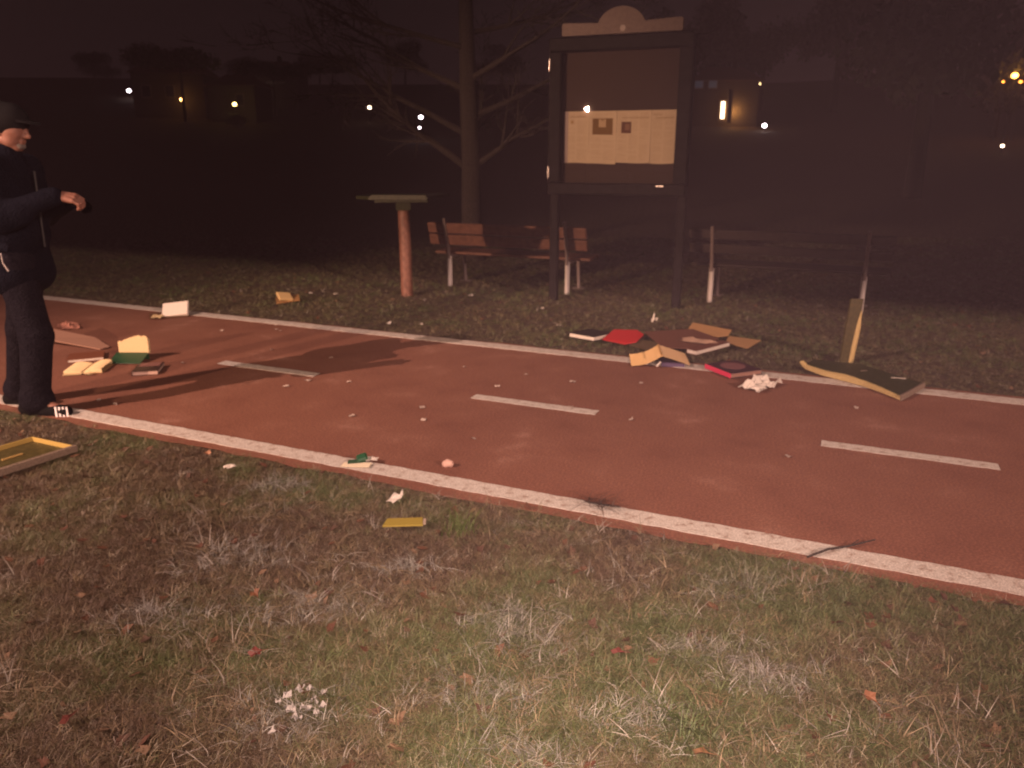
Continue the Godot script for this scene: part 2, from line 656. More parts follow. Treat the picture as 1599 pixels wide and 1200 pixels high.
func grass() -> void:
	var patch := FastNoiseLite.new()
	patch.seed = 4
	patch.frequency = 0.9
	patch.fractal_octaves = 4
	var fine := FastNoiseLite.new()
	fine.seed = 9
	fine.frequency = 4.0
	var kinds := []
	for i in 5:
		kinds.append([tuft_mesh(9, 0.042, 0.024, 0.0017, 1.35, 40 + i), []])
	var dry := []
	for i in 3:
		dry.append([tuft_mesh(4, 0.06, 0.03, 0.0018, 1.9, 60 + i), []])
	var litter_leaf := scrap_mesh(0.03, 0.02, 0.006, 2, 77)
	var leaves := []
	var green_spots := [[-0.2, -2.85, 0.16], [0.47, -1.72, 0.28], [1.15, -2.3, 0.2], [0.5, -2.15, 0.16], [-1.15, -2.1, 0.2], [0.15, -1.75, 0.3], [0.9, -2.45, 0.12], [-0.5, -3.2, 0.15], [-1.4, -3.5, 0.12]]
	var pale_spots := [[-0.7, -2.28, 0.13], [-0.6, -1.78, 0.12], [-1.05, -2.65, 0.13], [-0.42, -2.56, 0.07], [0.04, -2.12, 0.12], [-0.03, -2.25, 0.08], [0.75, -1.92, 0.1], [0.82, -2.42, 0.1], [-0.05, -1.85, 0.12], [-1.1, -3.3, 0.1], [0.35, -1.75, 0.1], [0.62, -2.05, 0.1], [-1.2, -2.25, 0.1], [0.05, -1.6, 0.12]]
	var put := func(x: float, z: float, near: bool) -> void:
		if not on_lawn(x, z):
			return
		var g := patch.get_noise_2d(x, z) * 0.5 + 0.5 + fine.get_noise_2d(x, z) * 0.16 + rng.randfn(0.0, 0.1)
		# greener towards the middle and right of the near lawn
		if z > near_z(x):
			g += 0.10 * clampf(x * 0.8 + 0.2, -0.9, 0.9)
		var edge := minf(absf(z - near_z(x)), absf(z - far_z(x)))
		for sp in green_spots:
			g += 0.22 * exp(-Vector2(x - sp[0], z - sp[1]).length_squared() / (sp[2] * sp[2]))
		var c := Color(0.092, 0.062, 0.042)
		if g > 0.42:
			c = c.lerp(Color(0.112, 0.094, 0.05), clampf((g - 0.42) / 0.12, 0, 1))
		if g > 0.54:
			c = c.lerp(Color(0.085, 0.105, 0.042), clampf((g - 0.54) / 0.14, 0, 1))
		if rng.randf() < 0.16:
			c = Color(0.17, 0.13, 0.075)
		if rng.randf() < 0.06:
			c = Color(0.25, 0.225, 0.175)
		c *= rng.randf_range(0.85, 1.5)
		c.a = 1.0
		var s := rng.randf_range(0.55, 1.15) * (0.8 + 0.55 * clampf(g - 0.3, 0, 0.6)) * clampf(0.45 + edge * 1.6, 0.45, 1.0)
		if not near:
			c = c.lerp(Color(0.075, 0.10, 0.04), 0.35)
			s *= 1.25
		kinds[rng.randi() % 5][1].append([lay(x, z, s, 0.45), c])
	# near lawn
	for i in 200000:
		var z := -rng.randf_range(0.9, 4.9)
		var half := 0.25 + absf(z) * 0.78 + (0.9 if rng.randf() < 0.4 else 0.0)
		var x := rng.randf_range(-half, half)
		if z > near_z(x):
			put.call(x, z, true)
	# beyond the path
	for i in 70000:
		var z := -4.0 - pow(rng.randf(), 1.25) * 10.5
		var half := absf(z) * 0.80 + 0.9
		var x := rng.randf_range(-half, half)
		if z < far_z(x):
			put.call(x, z, false)
	for k in kinds:
		scatter("grass", k[0], k[1], M.blade)
	for i in 5200:
		var z := -rng.randf_range(1.0, 9.5)
		if rng.randf() < 0.6:
			z = -rng.randf_range(1.0, 3.4)
		var half := 0.3 + absf(z) * 0.74
		var x := rng.randf_range(-half, half)
		if on_lawn(x, z):
			var p := patch.get_noise_2d(x * 1.7 + 31.0, z * 1.7)
			if p + rng.randfn(0.0, 0.12) > 0.1:
				var c := Color(0.23, 0.18, 0.11) if rng.randf() < 0.7 else Color(0.33, 0.31, 0.27)
				c *= rng.randf_range(0.6, 1.15)
				c.a = 1.0
				dry[rng.randi() % 3][1].append([lay(x, z, rng.randf_range(0.6, 1.2), 0.5).translated(Vector3(0, 0.012, 0)), c])
	for sp in pale_spots:
		for i in int(1500 * sp[2]):
			var x: float = sp[0] + rng.randfn(0.0, sp[2] * 0.9)
			var z: float = sp[1] + rng.randfn(0.0, sp[2] * 0.5)
			if on_lawn(x, z) and fine.get_noise_2d(x * 3.0, z * 3.0) > -0.1:
				var c := Color(0.34, 0.34, 0.31) * rng.randf_range(0.5, 1.2)
				c.a = 1.0
				dry[rng.randi() % 3][1].append([lay(x, z, rng.randf_range(0.4, 0.85), 0.5).translated(Vector3(0, 0.012, 0)), c])
	for k in dry:
		scatter("dry_grass", k[0], k[1], M.blade)
	for i in 1500:
		var z := -rng.randf_range(1.0, 10.0)
		var half := 0.3 + absf(z) * 0.74
		var x := rng.randf_range(-half, half)
		if on_lawn(x, z):
			var c: Color = [Color(0.09, 0.036, 0.02), Color(0.11, 0.05, 0.026), Color(0.07, 0.035, 0.022), Color(0.16, 0.10, 0.06)][rng.randi() % 4]
			leaves.append([lay(x, z, rng.randf_range(0.5, 1.3), 0.4).translated(Vector3(0, 0.018, 0)), c])
	scatter("leaf_litter", litter_leaf, leaves, M.leaf)
	# tufts that stand out
	var tufts := [
		[Vector3(-0.22, 0, -2.87), 0.13, 90, Color(0.085, 0.125, 0.028), "bright green grass tuft beside the yellow strip of wood"],
		[Vector3(0.84, 0, -2.44), 0.15, 44, Color(0.17, 0.18, 0.12), "pale grey green grass tuft at the edge of the path"],
		[Vector3(1.15, 0, -2.32), 0.10, 70, Color(0.075, 0.10, 0.045), "low dark green grass clump below the twig on the line"],
		[Vector3(0.47, 0, -1.72), 0.12, 90, Color(0.08, 0.115, 0.04), "dense green grass clump nearest the camera right of the middle"],
		[Vector3(0.50, 0, -2.16), 0.11, 70, Color(0.08, 0.105, 0.04), "green grass clump halfway between path edge and camera"],
		[Vector3(0.04, 0, -2.11), 0.12, 50, Color(0.24, 0.235, 0.2), "whitish dry grass tuft in the middle of the lawn"],
		[Vector3(-0.46, 0, -2.17), 0.09, 34, Color(0.15, 0.15, 0.085), "small star shaped olive grass tuft left of the middle"],
		[Vector3(0.72, 0, -1.93), 0.08, 34, Color(0.25, 0.24, 0.22), "bleached white grass tuft at the lower right"],
	]
	var i := 0
	for t in tufts:
		var mm := tuft_mesh(t[2], t[1], 0.085, 0.0024, 0.95, 200 + i)
		var m: StandardMaterial3D = M.blade.duplicate()
		m.albedo_color = (t[3] as Color).linear_to_srgb()
		var o := obj("grass_tuft", mm, m, null, t[0])
		o.set_meta("kind", "stuff")
		tag(o, t[4], "grass tuft")
		i += 1
	# fallen leaves one can tell apart
	var lf := [
		[Vector3(-0.895, 0, -2.357), Color(0.15, 0.06, 0.028), "orange fallen leaf in the grass left of the middle"],
		[Vector3(-0.788, 0, -2.021), Color(0.13, 0.03, 0.022), "bright red fallen leaf in the brown grass"],
		[Vector3(-1.201, 0, -1.733), Color(0.12, 0.032, 0.024), "dark red fallen leaf at the lower left"],
		[Vector3(1.007, 0, -1.821), Color(0.2, 0.085, 0.04), "orange brown fallen leaf at the lower right"],
		[Vector3(0.326, 0, -2.021), Color(0.12, 0.03, 0.024), "maroon fallen leaf between two green grass clumps"],
		[Vector3(-1.557, 0, -3.663), Color(0.3, 0.15, 0.08), "tan curled leaf near the left end of the near white line"],
		[Vector3(0.485, 0, -1.607), Color(0.16, 0.085, 0.04), "orange leaf at the bottom edge under the green clump"],
	]
	for l in lf:
		var st := st_new()
		st.set_smooth_group(-1)
		var n := 10
		for k in n:
			var a0 := TAU * k / n
			var a1 := TAU * (k + 1) / n
			var r0 := 0.026 * (0.62 + 0.38 * absf(cos(a0 * 2.5)))
			var r1 := 0.026 * (0.62 + 0.38 * absf(cos(a1 * 2.5)))
			tri(st, Vector3(0, 0.004, 0), Vector3(cos(a1) * r1, 0.012 * absf(sin(a1)), sin(a1) * r1 * 0.8), Vector3(cos(a0) * r0, 0.012 * absf(sin(a0)), sin(a0) * r0 * 0.8))
		var leaf := thing("fallen_leaf", l[2], "leaf", l[0] + Vector3(0, 0.032, 0), rng.randf() * TAU)
		leaf.rotation.x = rng.randf_range(-0.4, 0.4)
		var lm := StandardMaterial3D.new()
		lm.albedo_color = (l[1] as Color).linear_to_srgb()
		lm.roughness = 0.6
		obj("blade", done(st), lm, leaf)
		obj("stalk", tube([Vector3(0.018, 0.004, 0), Vector3(0.04, 0.002, 0.006)], [0.0012, 0.0009], 5), lm, leaf)

# ------------------------------------------------------------------ far background
func crown_part(parent: Node3D, blobs: Array, count: int, leaf: float, color: Color, sd: int) -> void:
	var r := RandomNumberGenerator.new()
	r.seed = sd
	var st := st_new()
	st.set_smooth_group(-1)
	for k in 7:
		var c := Vector3(r.randfn(), r.randfn(), r.randfn()) * leaf * 0.8
		var u := Vector3(r.randfn(), r.randfn(), r.randfn()).normalized() * leaf * 0.55
		var v := u.cross(Vector3(r.randfn(), r.randfn(), r.randfn())).normalized() * leaf * 0.4
		quad(st, c - u, c + v, c + u, c - v)
	var mm := MultiMesh.new()
	mm.transform_format = MultiMesh.TRANSFORM_3D
	mm.use_colors = true
	mm.mesh = done(st)
	mm.instance_count = count
	for i in count:
		var b: Array = blobs[r.randi() % blobs.size()]
		var d := Vector3(r.randfn(), r.randfn(), r.randfn()).normalized() * pow(r.randf(), 0.4)
		var p: Vector3 = b[0] + d * (b[1] as Vector3)
		mm.set_instance_transform(i, Transform3D(Basis.from_euler(Vector3(r.randf() * TAU, r.randf() * TAU, 0)).scaled(Vector3.ONE * r.randf_range(0.6, 1.3)), p))
		var k := r.randf_range(0.6, 1.4)
		mm.set_instance_color(i, Color(color.r * k, color.g * k, color.b * k))
	var o := MultiMeshInstance3D.new()
	o.name = "crown"
	o.multimesh = mm
	o.material_override = M.leaf
	o.set_meta("kind", "stuff")
	parent.add_child(o, true)

func far_tree(called: String, label: String, x: float, z: float, h: float, w: float, shape: String, group: String, sd: int) -> void:
	var t := thing(called, label, "tree", Vector3(x, ground_h(x, z), z), 0.0, group)
	var r := RandomNumberGenerator.new()
	r.seed = sd
	obj("trunk", tube([Vector3(0, -0.3, 0), Vector3(r.randf_range(-0.2, 0.2), h * 0.4, 0), Vector3(r.randf_range(-0.3, 0.3), h * 0.8, 0)], [h * 0.03, h * 0.022, h * 0.01], 8), M.bark, t)
	var blobs := []
	if shape == "umbrella":
		for k in 7:
			blobs.append([Vector3(r.randf_range(-0.36, 0.36) * w, h * r.randf_range(0.8, 0.9), r.randf_range(-0.3, 0.3) * w), Vector3(w * 0.24, h * 0.1, w * 0.24)])
	elif shape == "spire":
		for k in 6:
			var q := k / 5.0
			blobs.append([Vector3(0, h * (0.15 + 0.75 * q), 0), Vector3(w * (0.5 - 0.4 * q), h * 0.12, w * (0.5 - 0.4 * q))])
	else:
		for k in 8:
			blobs.append([Vector3(r.randf_range(-0.3, 0.3) * w, h * r.randf_range(0.4, 0.85), r.randf_range(-0.3, 0.3) * w), Vector3(w * 0.26, h * 0.17, w * 0.26)])
	crown_part(t, blobs, 900, h * 0.035, Color(0.035, 0.042, 0.02), sd)

func far_lamp(x: float, y: float, z: float, r: float, c: Color, e: float, label: String, shine := 0.0) -> void:
	r *= 0.72
	var g := ground_h(x, z)
	var t := thing("street_lamp", label, "street lamp", Vector3(x, g, z), 0.0, "lamps on the dark hillside")
	var top := maxf(y - g, 0.6)
	obj("pole", tube([Vector3(0, -0.2, 0), Vector3(0, top - r * 0.8, 0)], [0.08, 0.05], 8), M.dark_metal, t)
	var s := SphereMesh.new()
	s.radius = r
	s.height = r * 1.7
	s.radial_segments = 16
	s.rings = 8
	obj("globe", s, glow(c, e), t, Vector3(0, top, 0))
	if shine > 0.0:
		var l := OmniLight3D.new()
		l.name = "far_lamp_light"
		l.light_energy = shine
		l.light_color = c
		l.light_size = r
		l.shadow_enabled = true
		l.omni_range = 200.0
		add_child(l, true)
		l.position = Vector3(x, g + top, z + r + 0.15)

func house(label: String, at: Vector3, turn: float, w: float, h: float, d: float, windows: Array) -> Node3D:
	var t := thing("house", label, "house", at, turn)
	obj("wall", box(Vector3(w, h + 0.6, d), Vector3(0, h * 0.5 - 0.3, 0), 0.03), M.plaster, t)
	var st := st_new()
	st.set_smooth_group(-1)
	var e := 0.4
	var p := [Vector3(-w / 2 - e, h, -d / 2 - e), Vector3(w / 2 + e, h, -d / 2 - e), Vector3(w / 2 + e, h, d / 2 + e), Vector3(-w / 2 - e, h, d / 2 + e)]
	var a := Vector3(-w * 0.28, h + d * 0.28, 0)
	var b := Vector3(w * 0.28, h + d * 0.28, 0)
	quad(st, p[3], a, b, p[2])
	quad(st, p[1], b, a, p[0])
	tri(st, p[0], a, p[3])
	tri(st, p[2], b, p[1])
	quad(st, p[0], p[3], p[2], p[1])
	var roof := obj("roof", done(st), M.roof, t)
	obj("chimney", box(Vector3(0.5, 1.2, 0.5), Vector3(w * 0.15, h + d * 0.28, 0.3)), M.plaster, roof)
	for v in windows:
		var f := obj("window", box(Vector3(v[2] + 0.2, v[3] + 0.2, 0.08), Vector3(v[0], v[1], d / 2 + 0.03), 0.01), M.grey_wood, t)
		obj("pane", box(Vector3(v[2], v[3], 0.03), Vector3(v[0], v[1], d / 2 + 0.065), 0.004), v[4], f)
	return t

func far_village() -> void:
	var dark := mat(0.02, 0.022, 0.03, 0.15)
	var lit := glow(Color(1.0, 0.88, 0.72), 5.0)
	var dim := glow(Color(0.5, 0.55, 0.65), 0.06)
	var at := func(x: float, z: float) -> Vector3: return Vector3(x, ground_h(x, z), z)
	house("low house on the hill with an orange lit wall behind its lamp", at.call(-40.0, -98.0), 0.1, 8.0, 4.4, 7.0, [[-2.4, 2.4, 0.9, 1.2, dark], [0.2, 2.4, 0.9, 1.2, dark]])
	house("small house on the hill beside the yellowish lamp", at.call(-31.5, -95.0), -0.1, 5.5, 3.6, 5.0, [[1.0, 2.1, 0.8, 1.1, dark]])
	var hs := house("house on the hill with a pale awning left of the tree", at.call(-32.0, -110.0), 0.0, 8.0, 3.8, 6.0, [[-1.5, 2.2, 0.9, 1.2, dark]])
	obj("awning", box(Vector3(2.4, 0.08, 1.0), Vector3(1.4, 2.6, 3.5), 0.02, Vector3(0.35, 0, 0)), M.white_paper, hs)
	var hr := house("house right of the noticeboard with a glowing doorway and dim upper windows", at.call(23.9, -93.0), -0.12, 7.0, 4.4, 6.0, [[-3.0, 4.05, 0.85, 0.75, dim], [-1.5, 4.05, 0.85, 0.75, dim]])
	var dr := obj("door", box(Vector3(0.95, 2.3, 0.1), Vector3(-0.25, 1.35, 3.03), 0.02), M.grey_wood, hr)
	obj("lit_pane", box(Vector3(0.42, 1.8, 0.04), Vector3(-0.25, 1.35, 3.085), 0.01), lit, dr)
	obj("porch_post", box(Vector3(0.45, 3.4, 0.4), Vector3(0.35, 1.7, 4.0), 0.02), M.bark, hr)
	var pl := OmniLight3D.new()
	pl.name = "unseen_wall_light"  # unseen lamp placed to light the wall right of the porch post
	pl.light_energy = 4.5
	pl.light_color = Color(1.0, 0.72, 0.42)
	pl.light_size = 0.3
	pl.shadow_enabled = true
	pl.omni_range = 200.0
	add_child(pl, true)
	pl.position = hr.to_global(Vector3(1.0, 1.2, 3.75))
	var warm := Color(1.0, 0.86, 0.72)
	var white := Color(1.0, 0.93, 0.95)
	var amber := Color(1.0, 0.6, 0.22)
	far_lamp(-51.4, 9.65, -110, 0.36, white, 12, "left lamp of the white pair high on the far hillside")
	far_lamp(-49.5, 9.48, -110, 0.34, white, 12, "right lamp of the white pair high on the far hillside")
	far_lamp(-37.8, 7.5, -93.6, 0.32, Color(1, 0.72, 0.4), 14, "orange lamp in front of the low lit house", 0.35)
	far_lamp(-30.6, 6.78, -90, 0.3, Color(1, 0.86, 0.5), 12, "yellowish lamp above a lit hedge", 0.45)
	far_lamp(-33.1, 8.74, -105, 0.27, warm, 11, "small warm lamp by the house with the awning", 0.3)
	far_lamp(-32.2, 8.6, -105, 0.12, Color(0.7, 0.75, 0.4), 1.0, "faint greenish lamp beside the small warm lamp")
	far_lamp(-38.9, 15.98, -150, 0.22, white, 8, "tiny highest lamp on the hill left of the bare tree")
	far_lamp(-16.6, 6.72, -95, 0.3, warm, 12, "single warm lamp left of the bare tree's branches")
	far_lamp(-8.98, 5.0, -80, 0.28, white, 12, "upper lamp of the column of three behind the branches")
	far_lamp(-9.02, 3.98, -79, 0.17, white, 12, "middle lamp of the column of three behind the branches")
	far_lamp(-8.9, 3.46, -78, 0.25, white, 12, "lowest lamp of the column of three behind the branches")
	far_lamp(36.1, 11.35, -120, 0.3, Color(1, 0.85, 0.6), 8, "yellow lamp above the house right of the noticeboard")
	far_lamp(26.5, 3.82, -85, 0.32, white, 14, "bright white lamp right of the lit house")
	far_lamp(61.1, 11.25, -110, 0.2, amber, 5, "lone small amber lamp high on the right hillside")
	far_lamp(42.7, 7.9, -70, 0.36, Color(1, 0.66, 0.3), 14, "largest amber lamp at the right edge among branches", 5.0)
	far_lamp(42.1, 7.45, -70.5, 0.14, amber, 7, "small amber lamp left of the largest one at the right edge")
	far_lamp(43.6, 7.45, -70.5, 0.18, amber, 8, "small amber lamp right of the largest one at the right edge")
	far_lamp(36.6, 0.95, -60, 0.17, warm, 12, "low warm lamp down on the field at the right")
	# the hedge lit by the yellowish lamp
	var hg := thing("hedge", "low hedge lit yellow under a lamp on the hill", "hedge", at.call(-30.6, -89.0))
	crown_part(hg, [[Vector3(0, 0.8, 0), Vector3(1.1, 0.8, 0.5)], [Vector3(0.6, 0.6, 0), Vector3(0.9, 0.6, 0.5)]], 420, 0.13, Color(0.07, 0.07, 0.02), 5)
	(hg.get_node("crown") as Node3D).name = "foliage"
	# trees standing against the sky
	far_tree("umbrella_pine", "broad umbrella pine crown against the sky above the orange lamp", -37.0, -92.0, 7.6, 10.5, "umbrella", "", 301)
	far_tree("umbrella_pine", "lower umbrella pine right of the broad one on the left hill", -29.0, -100.0, 6.2, 8.0, "umbrella", "", 302)
	far_tree("umbrella_pine", "umbrella pine between the hill and the bare tree", -23.0, -105.0, 6.6, 8.0, "umbrella", "", 303)
	var nth := ["first", "second", "third", "fourth", "fifth", "sixth", "seventh", "eighth", "ninth"]
	for k in 9:
		far_tree("hill_tree", "dark round tree on the far ridge, %s from the left" % nth[k], -75.0 + k * 9.5 + 3.0 * sin(k * 2.1), -142.0 - 6.0 * cos(k * 1.7), 5.6 + 1.6 * sin(k * 3.3), 8.0, "round", "trees along the far ridge", 310 + k)
	for k in 8:
		far_tree("dark_tree", "tall dark tree in the black wood on the right, %s from the left" % nth[k], 18.0 + k * 7.5 + 2.0 * sin(k * 1.9), -104.0 + 5.0 * cos(k * 2.3), 13.0 + 2.5 * sin(k * 2.7), 9.0, "round", "trees in the wood on the right", 330 + k)
	far_tree("dark_tree", "tree with twigs lit amber by the lamps at the right edge", 43.6, -73.0, 8.0, 6.0, "round", "", 351)
	far_tree("dark_tree", "slender dark tree behind the right bench", 14.2, -28.0, 11.0, 5.5, "round", "", 352)

# ------------------------------------------------------------------ the bare tree behind the bench
func limb(parent: Node3D, called: String, from: Vector3, dir: Vector3, length: float, r0: float, seed_: int, twigs: SurfaceTool, depth := 0) -> void:
	var r := RandomNumberGenerator.new()
	r.seed = seed_
	var pts := [from]
	var rad := [r0]
	var d := dir.normalized()
	var n := 7
	for i in n:
		d = (d + Vector3(r.randfn(), r.randfn() * 0.6, r.randfn()) * 0.09 + Vector3(0, 0.02, 0)).normalized()
		pts.append(pts[-1] + d * length / n)
		rad.append(r0 * pow(1.0 - (i + 1.0) / (n + 0.6), 0.8))
	if depth == 0:
		obj(called, tube(pts, rad, 8), M.bark, parent)
	else:
		add_tube(twigs, pts, rad, 5, false)
	if depth < 3:
		var kids: int = [11, 6, 4][depth]
		for k in kids:
			var at := r.randi_range(2, n)
			var f: Vector3 = pts[at]
			var along := ((pts[at] as Vector3) - (pts[at - 1] as Vector3)).normalized()
			var off := Vector3(r.randfn(), r.randfn() * 0.7, r.randfn()).normalized()
			limb(parent, "", f, along * 0.9 + off * 0.75, length * r.randf_range(0.28, 0.5), maxf((rad[at] as float) * 0.62, 0.004), seed_ * 7 + k * 13 + depth, twigs, depth + 1)

func big_tree() -> void:
	var t := thing("bare_tree", "bare spreading tree with a straight trunk behind the left bench", "tree", Vector3(-0.60, 0, -11.5))
	var pts := [Vector3(0.02, -0.1, 0), Vector3(0, 0.15, 0), Vector3(0, 0.6, 0), Vector3(0.01, 1.4, 0), Vector3(-0.02, 2.4, 0), Vector3(-0.03, 3.6, 0), Vector3(0.03, 5.2, 0.05), Vector3(0, 7.0, 0)]
	obj("trunk", tube(pts, [0.21, 0.165, 0.14, 0.135, 0.115, 0.095, 0.06, 0.02], 12), M.bark, t)
	var twigs := st_new()
	var limbs := [
		[1.28, Vector3(-0.85, 0.62, 0.05), 2.4, 0.055], [1.3, Vector3(0.9, 0.6, 0.1), 1.9, 0.045], [1.75, Vector3(-0.95, 0.42, 0.3), 2.6, 0.045],
		[2.0, Vector3(0.95, 0.35, -0.2), 2.2, 0.045], [2.35, Vector3(-1.0, 0.2, -0.3), 2.8, 0.045], [2.5, Vector3(0.9, 0.3, 0.5), 2.3, 0.04],
		[2.9, Vector3(-0.9, 0.25, 0.4), 2.4, 0.04], [3.1, Vector3(0.9, 0.25, -0.4), 2.2, 0.04], [3.5, Vector3(-0.7, 0.4, -0.6), 2.2, 0.035], [3.8, Vector3(0.6, 0.45, 0.6), 2.0, 0.035],
		[1.6, Vector3(0.3, 0.6, -0.9), 1.9, 0.04], [4.4, Vector3(0.1, 0.6, 0.9), 1.8, 0.03],
	]
	var k := 0
	for l in limbs:
		limb(t, "limb", Vector3(0, l[0], 0), l[1], l[2], l[3], 500 + k, twigs)
		k += 1
	var tw := obj("twigs", done(twigs), M.bark, t)
	tw.set_meta("kind", "stuff")

# ------------------------------------------------------------------ noticeboard
func page_texture(kind: int) -> ImageTexture:
	var w := 256
	var h := 512
	var im := Image.create(w, h, false, Image.FORMAT_RGB8)
	var paper := lin(0.52, 0.42, 0.285)
	im.fill(paper)
	var r := RandomNumberGenerator.new()
	r.seed = 900 + kind
	var ink := lin(0.30, 0.22, 0.13)
	var cols: int = [2, 2, 3, 2][kind]
	for c in cols:
		var x0 := 14 + c * (w - 20) / cols
		var x1 := 14 + (c + 1) * (w - 20) / cols - 14
		var y := 24
		while y < h - 26:
			if r.randf() < 0.1:
				y += 12
			var run := x1 - x0 - (r.randi_range(0, 30) if r.randf() < 0.25 else 0)
			var x := x0
			while x < x0 + run:
				var l := r.randi_range(5, 16)
				im.fill_rect(Rect2i(x, y, mini(l, x0 + run - x), 2), ink.lerp(paper, r.randf_range(0.0, 0.4)))
				x += l + 3
			y += 8
	if kind == 0:
		im.fill_rect(Rect2i(0, 0, 44, h), lin(0.30, 0.24, 0.22))
		im.fill_rect(Rect2i(70, 90, 26, 30), lin(0.34, 0.22, 0.10))
		im.fill_rect(Rect2i(60, 50, 150, 7), ink)
	elif kind == 1:
		im.fill_rect(Rect2i(28, 60, 196, 196), paper)
		im.fill_rect(Rect2i(30, 70, 190, 158), lin(0.15, 0.085, 0.018))
		im.fill_rect(Rect2i(88, 78, 66, 78), lin(0.44, 0.33, 0.19))
		im.fill_rect(Rect2i(108, 84, 26, 10), lin(0.2, 0.12, 0.05))
	elif kind == 2:
		im.fill_rect(Rect2i(26, 100, 90, 130), paper)
		im.fill_rect(Rect2i(34, 108, 74, 112), lin(0.10, 0.045, 0.022))
		im.fill_rect(Rect2i(62, 130, 34, 60), lin(0.2, 0.11, 0.06))
		im.fill_rect(Rect2i(40, 66, 200, 7), ink)
	else:
		im.fill_rect(Rect2i(40, 70, 190, 8), ink)
		im.fill_rect(Rect2i(20, 40, 90, 5), ink)
	return ImageTexture.create_from_image(im)

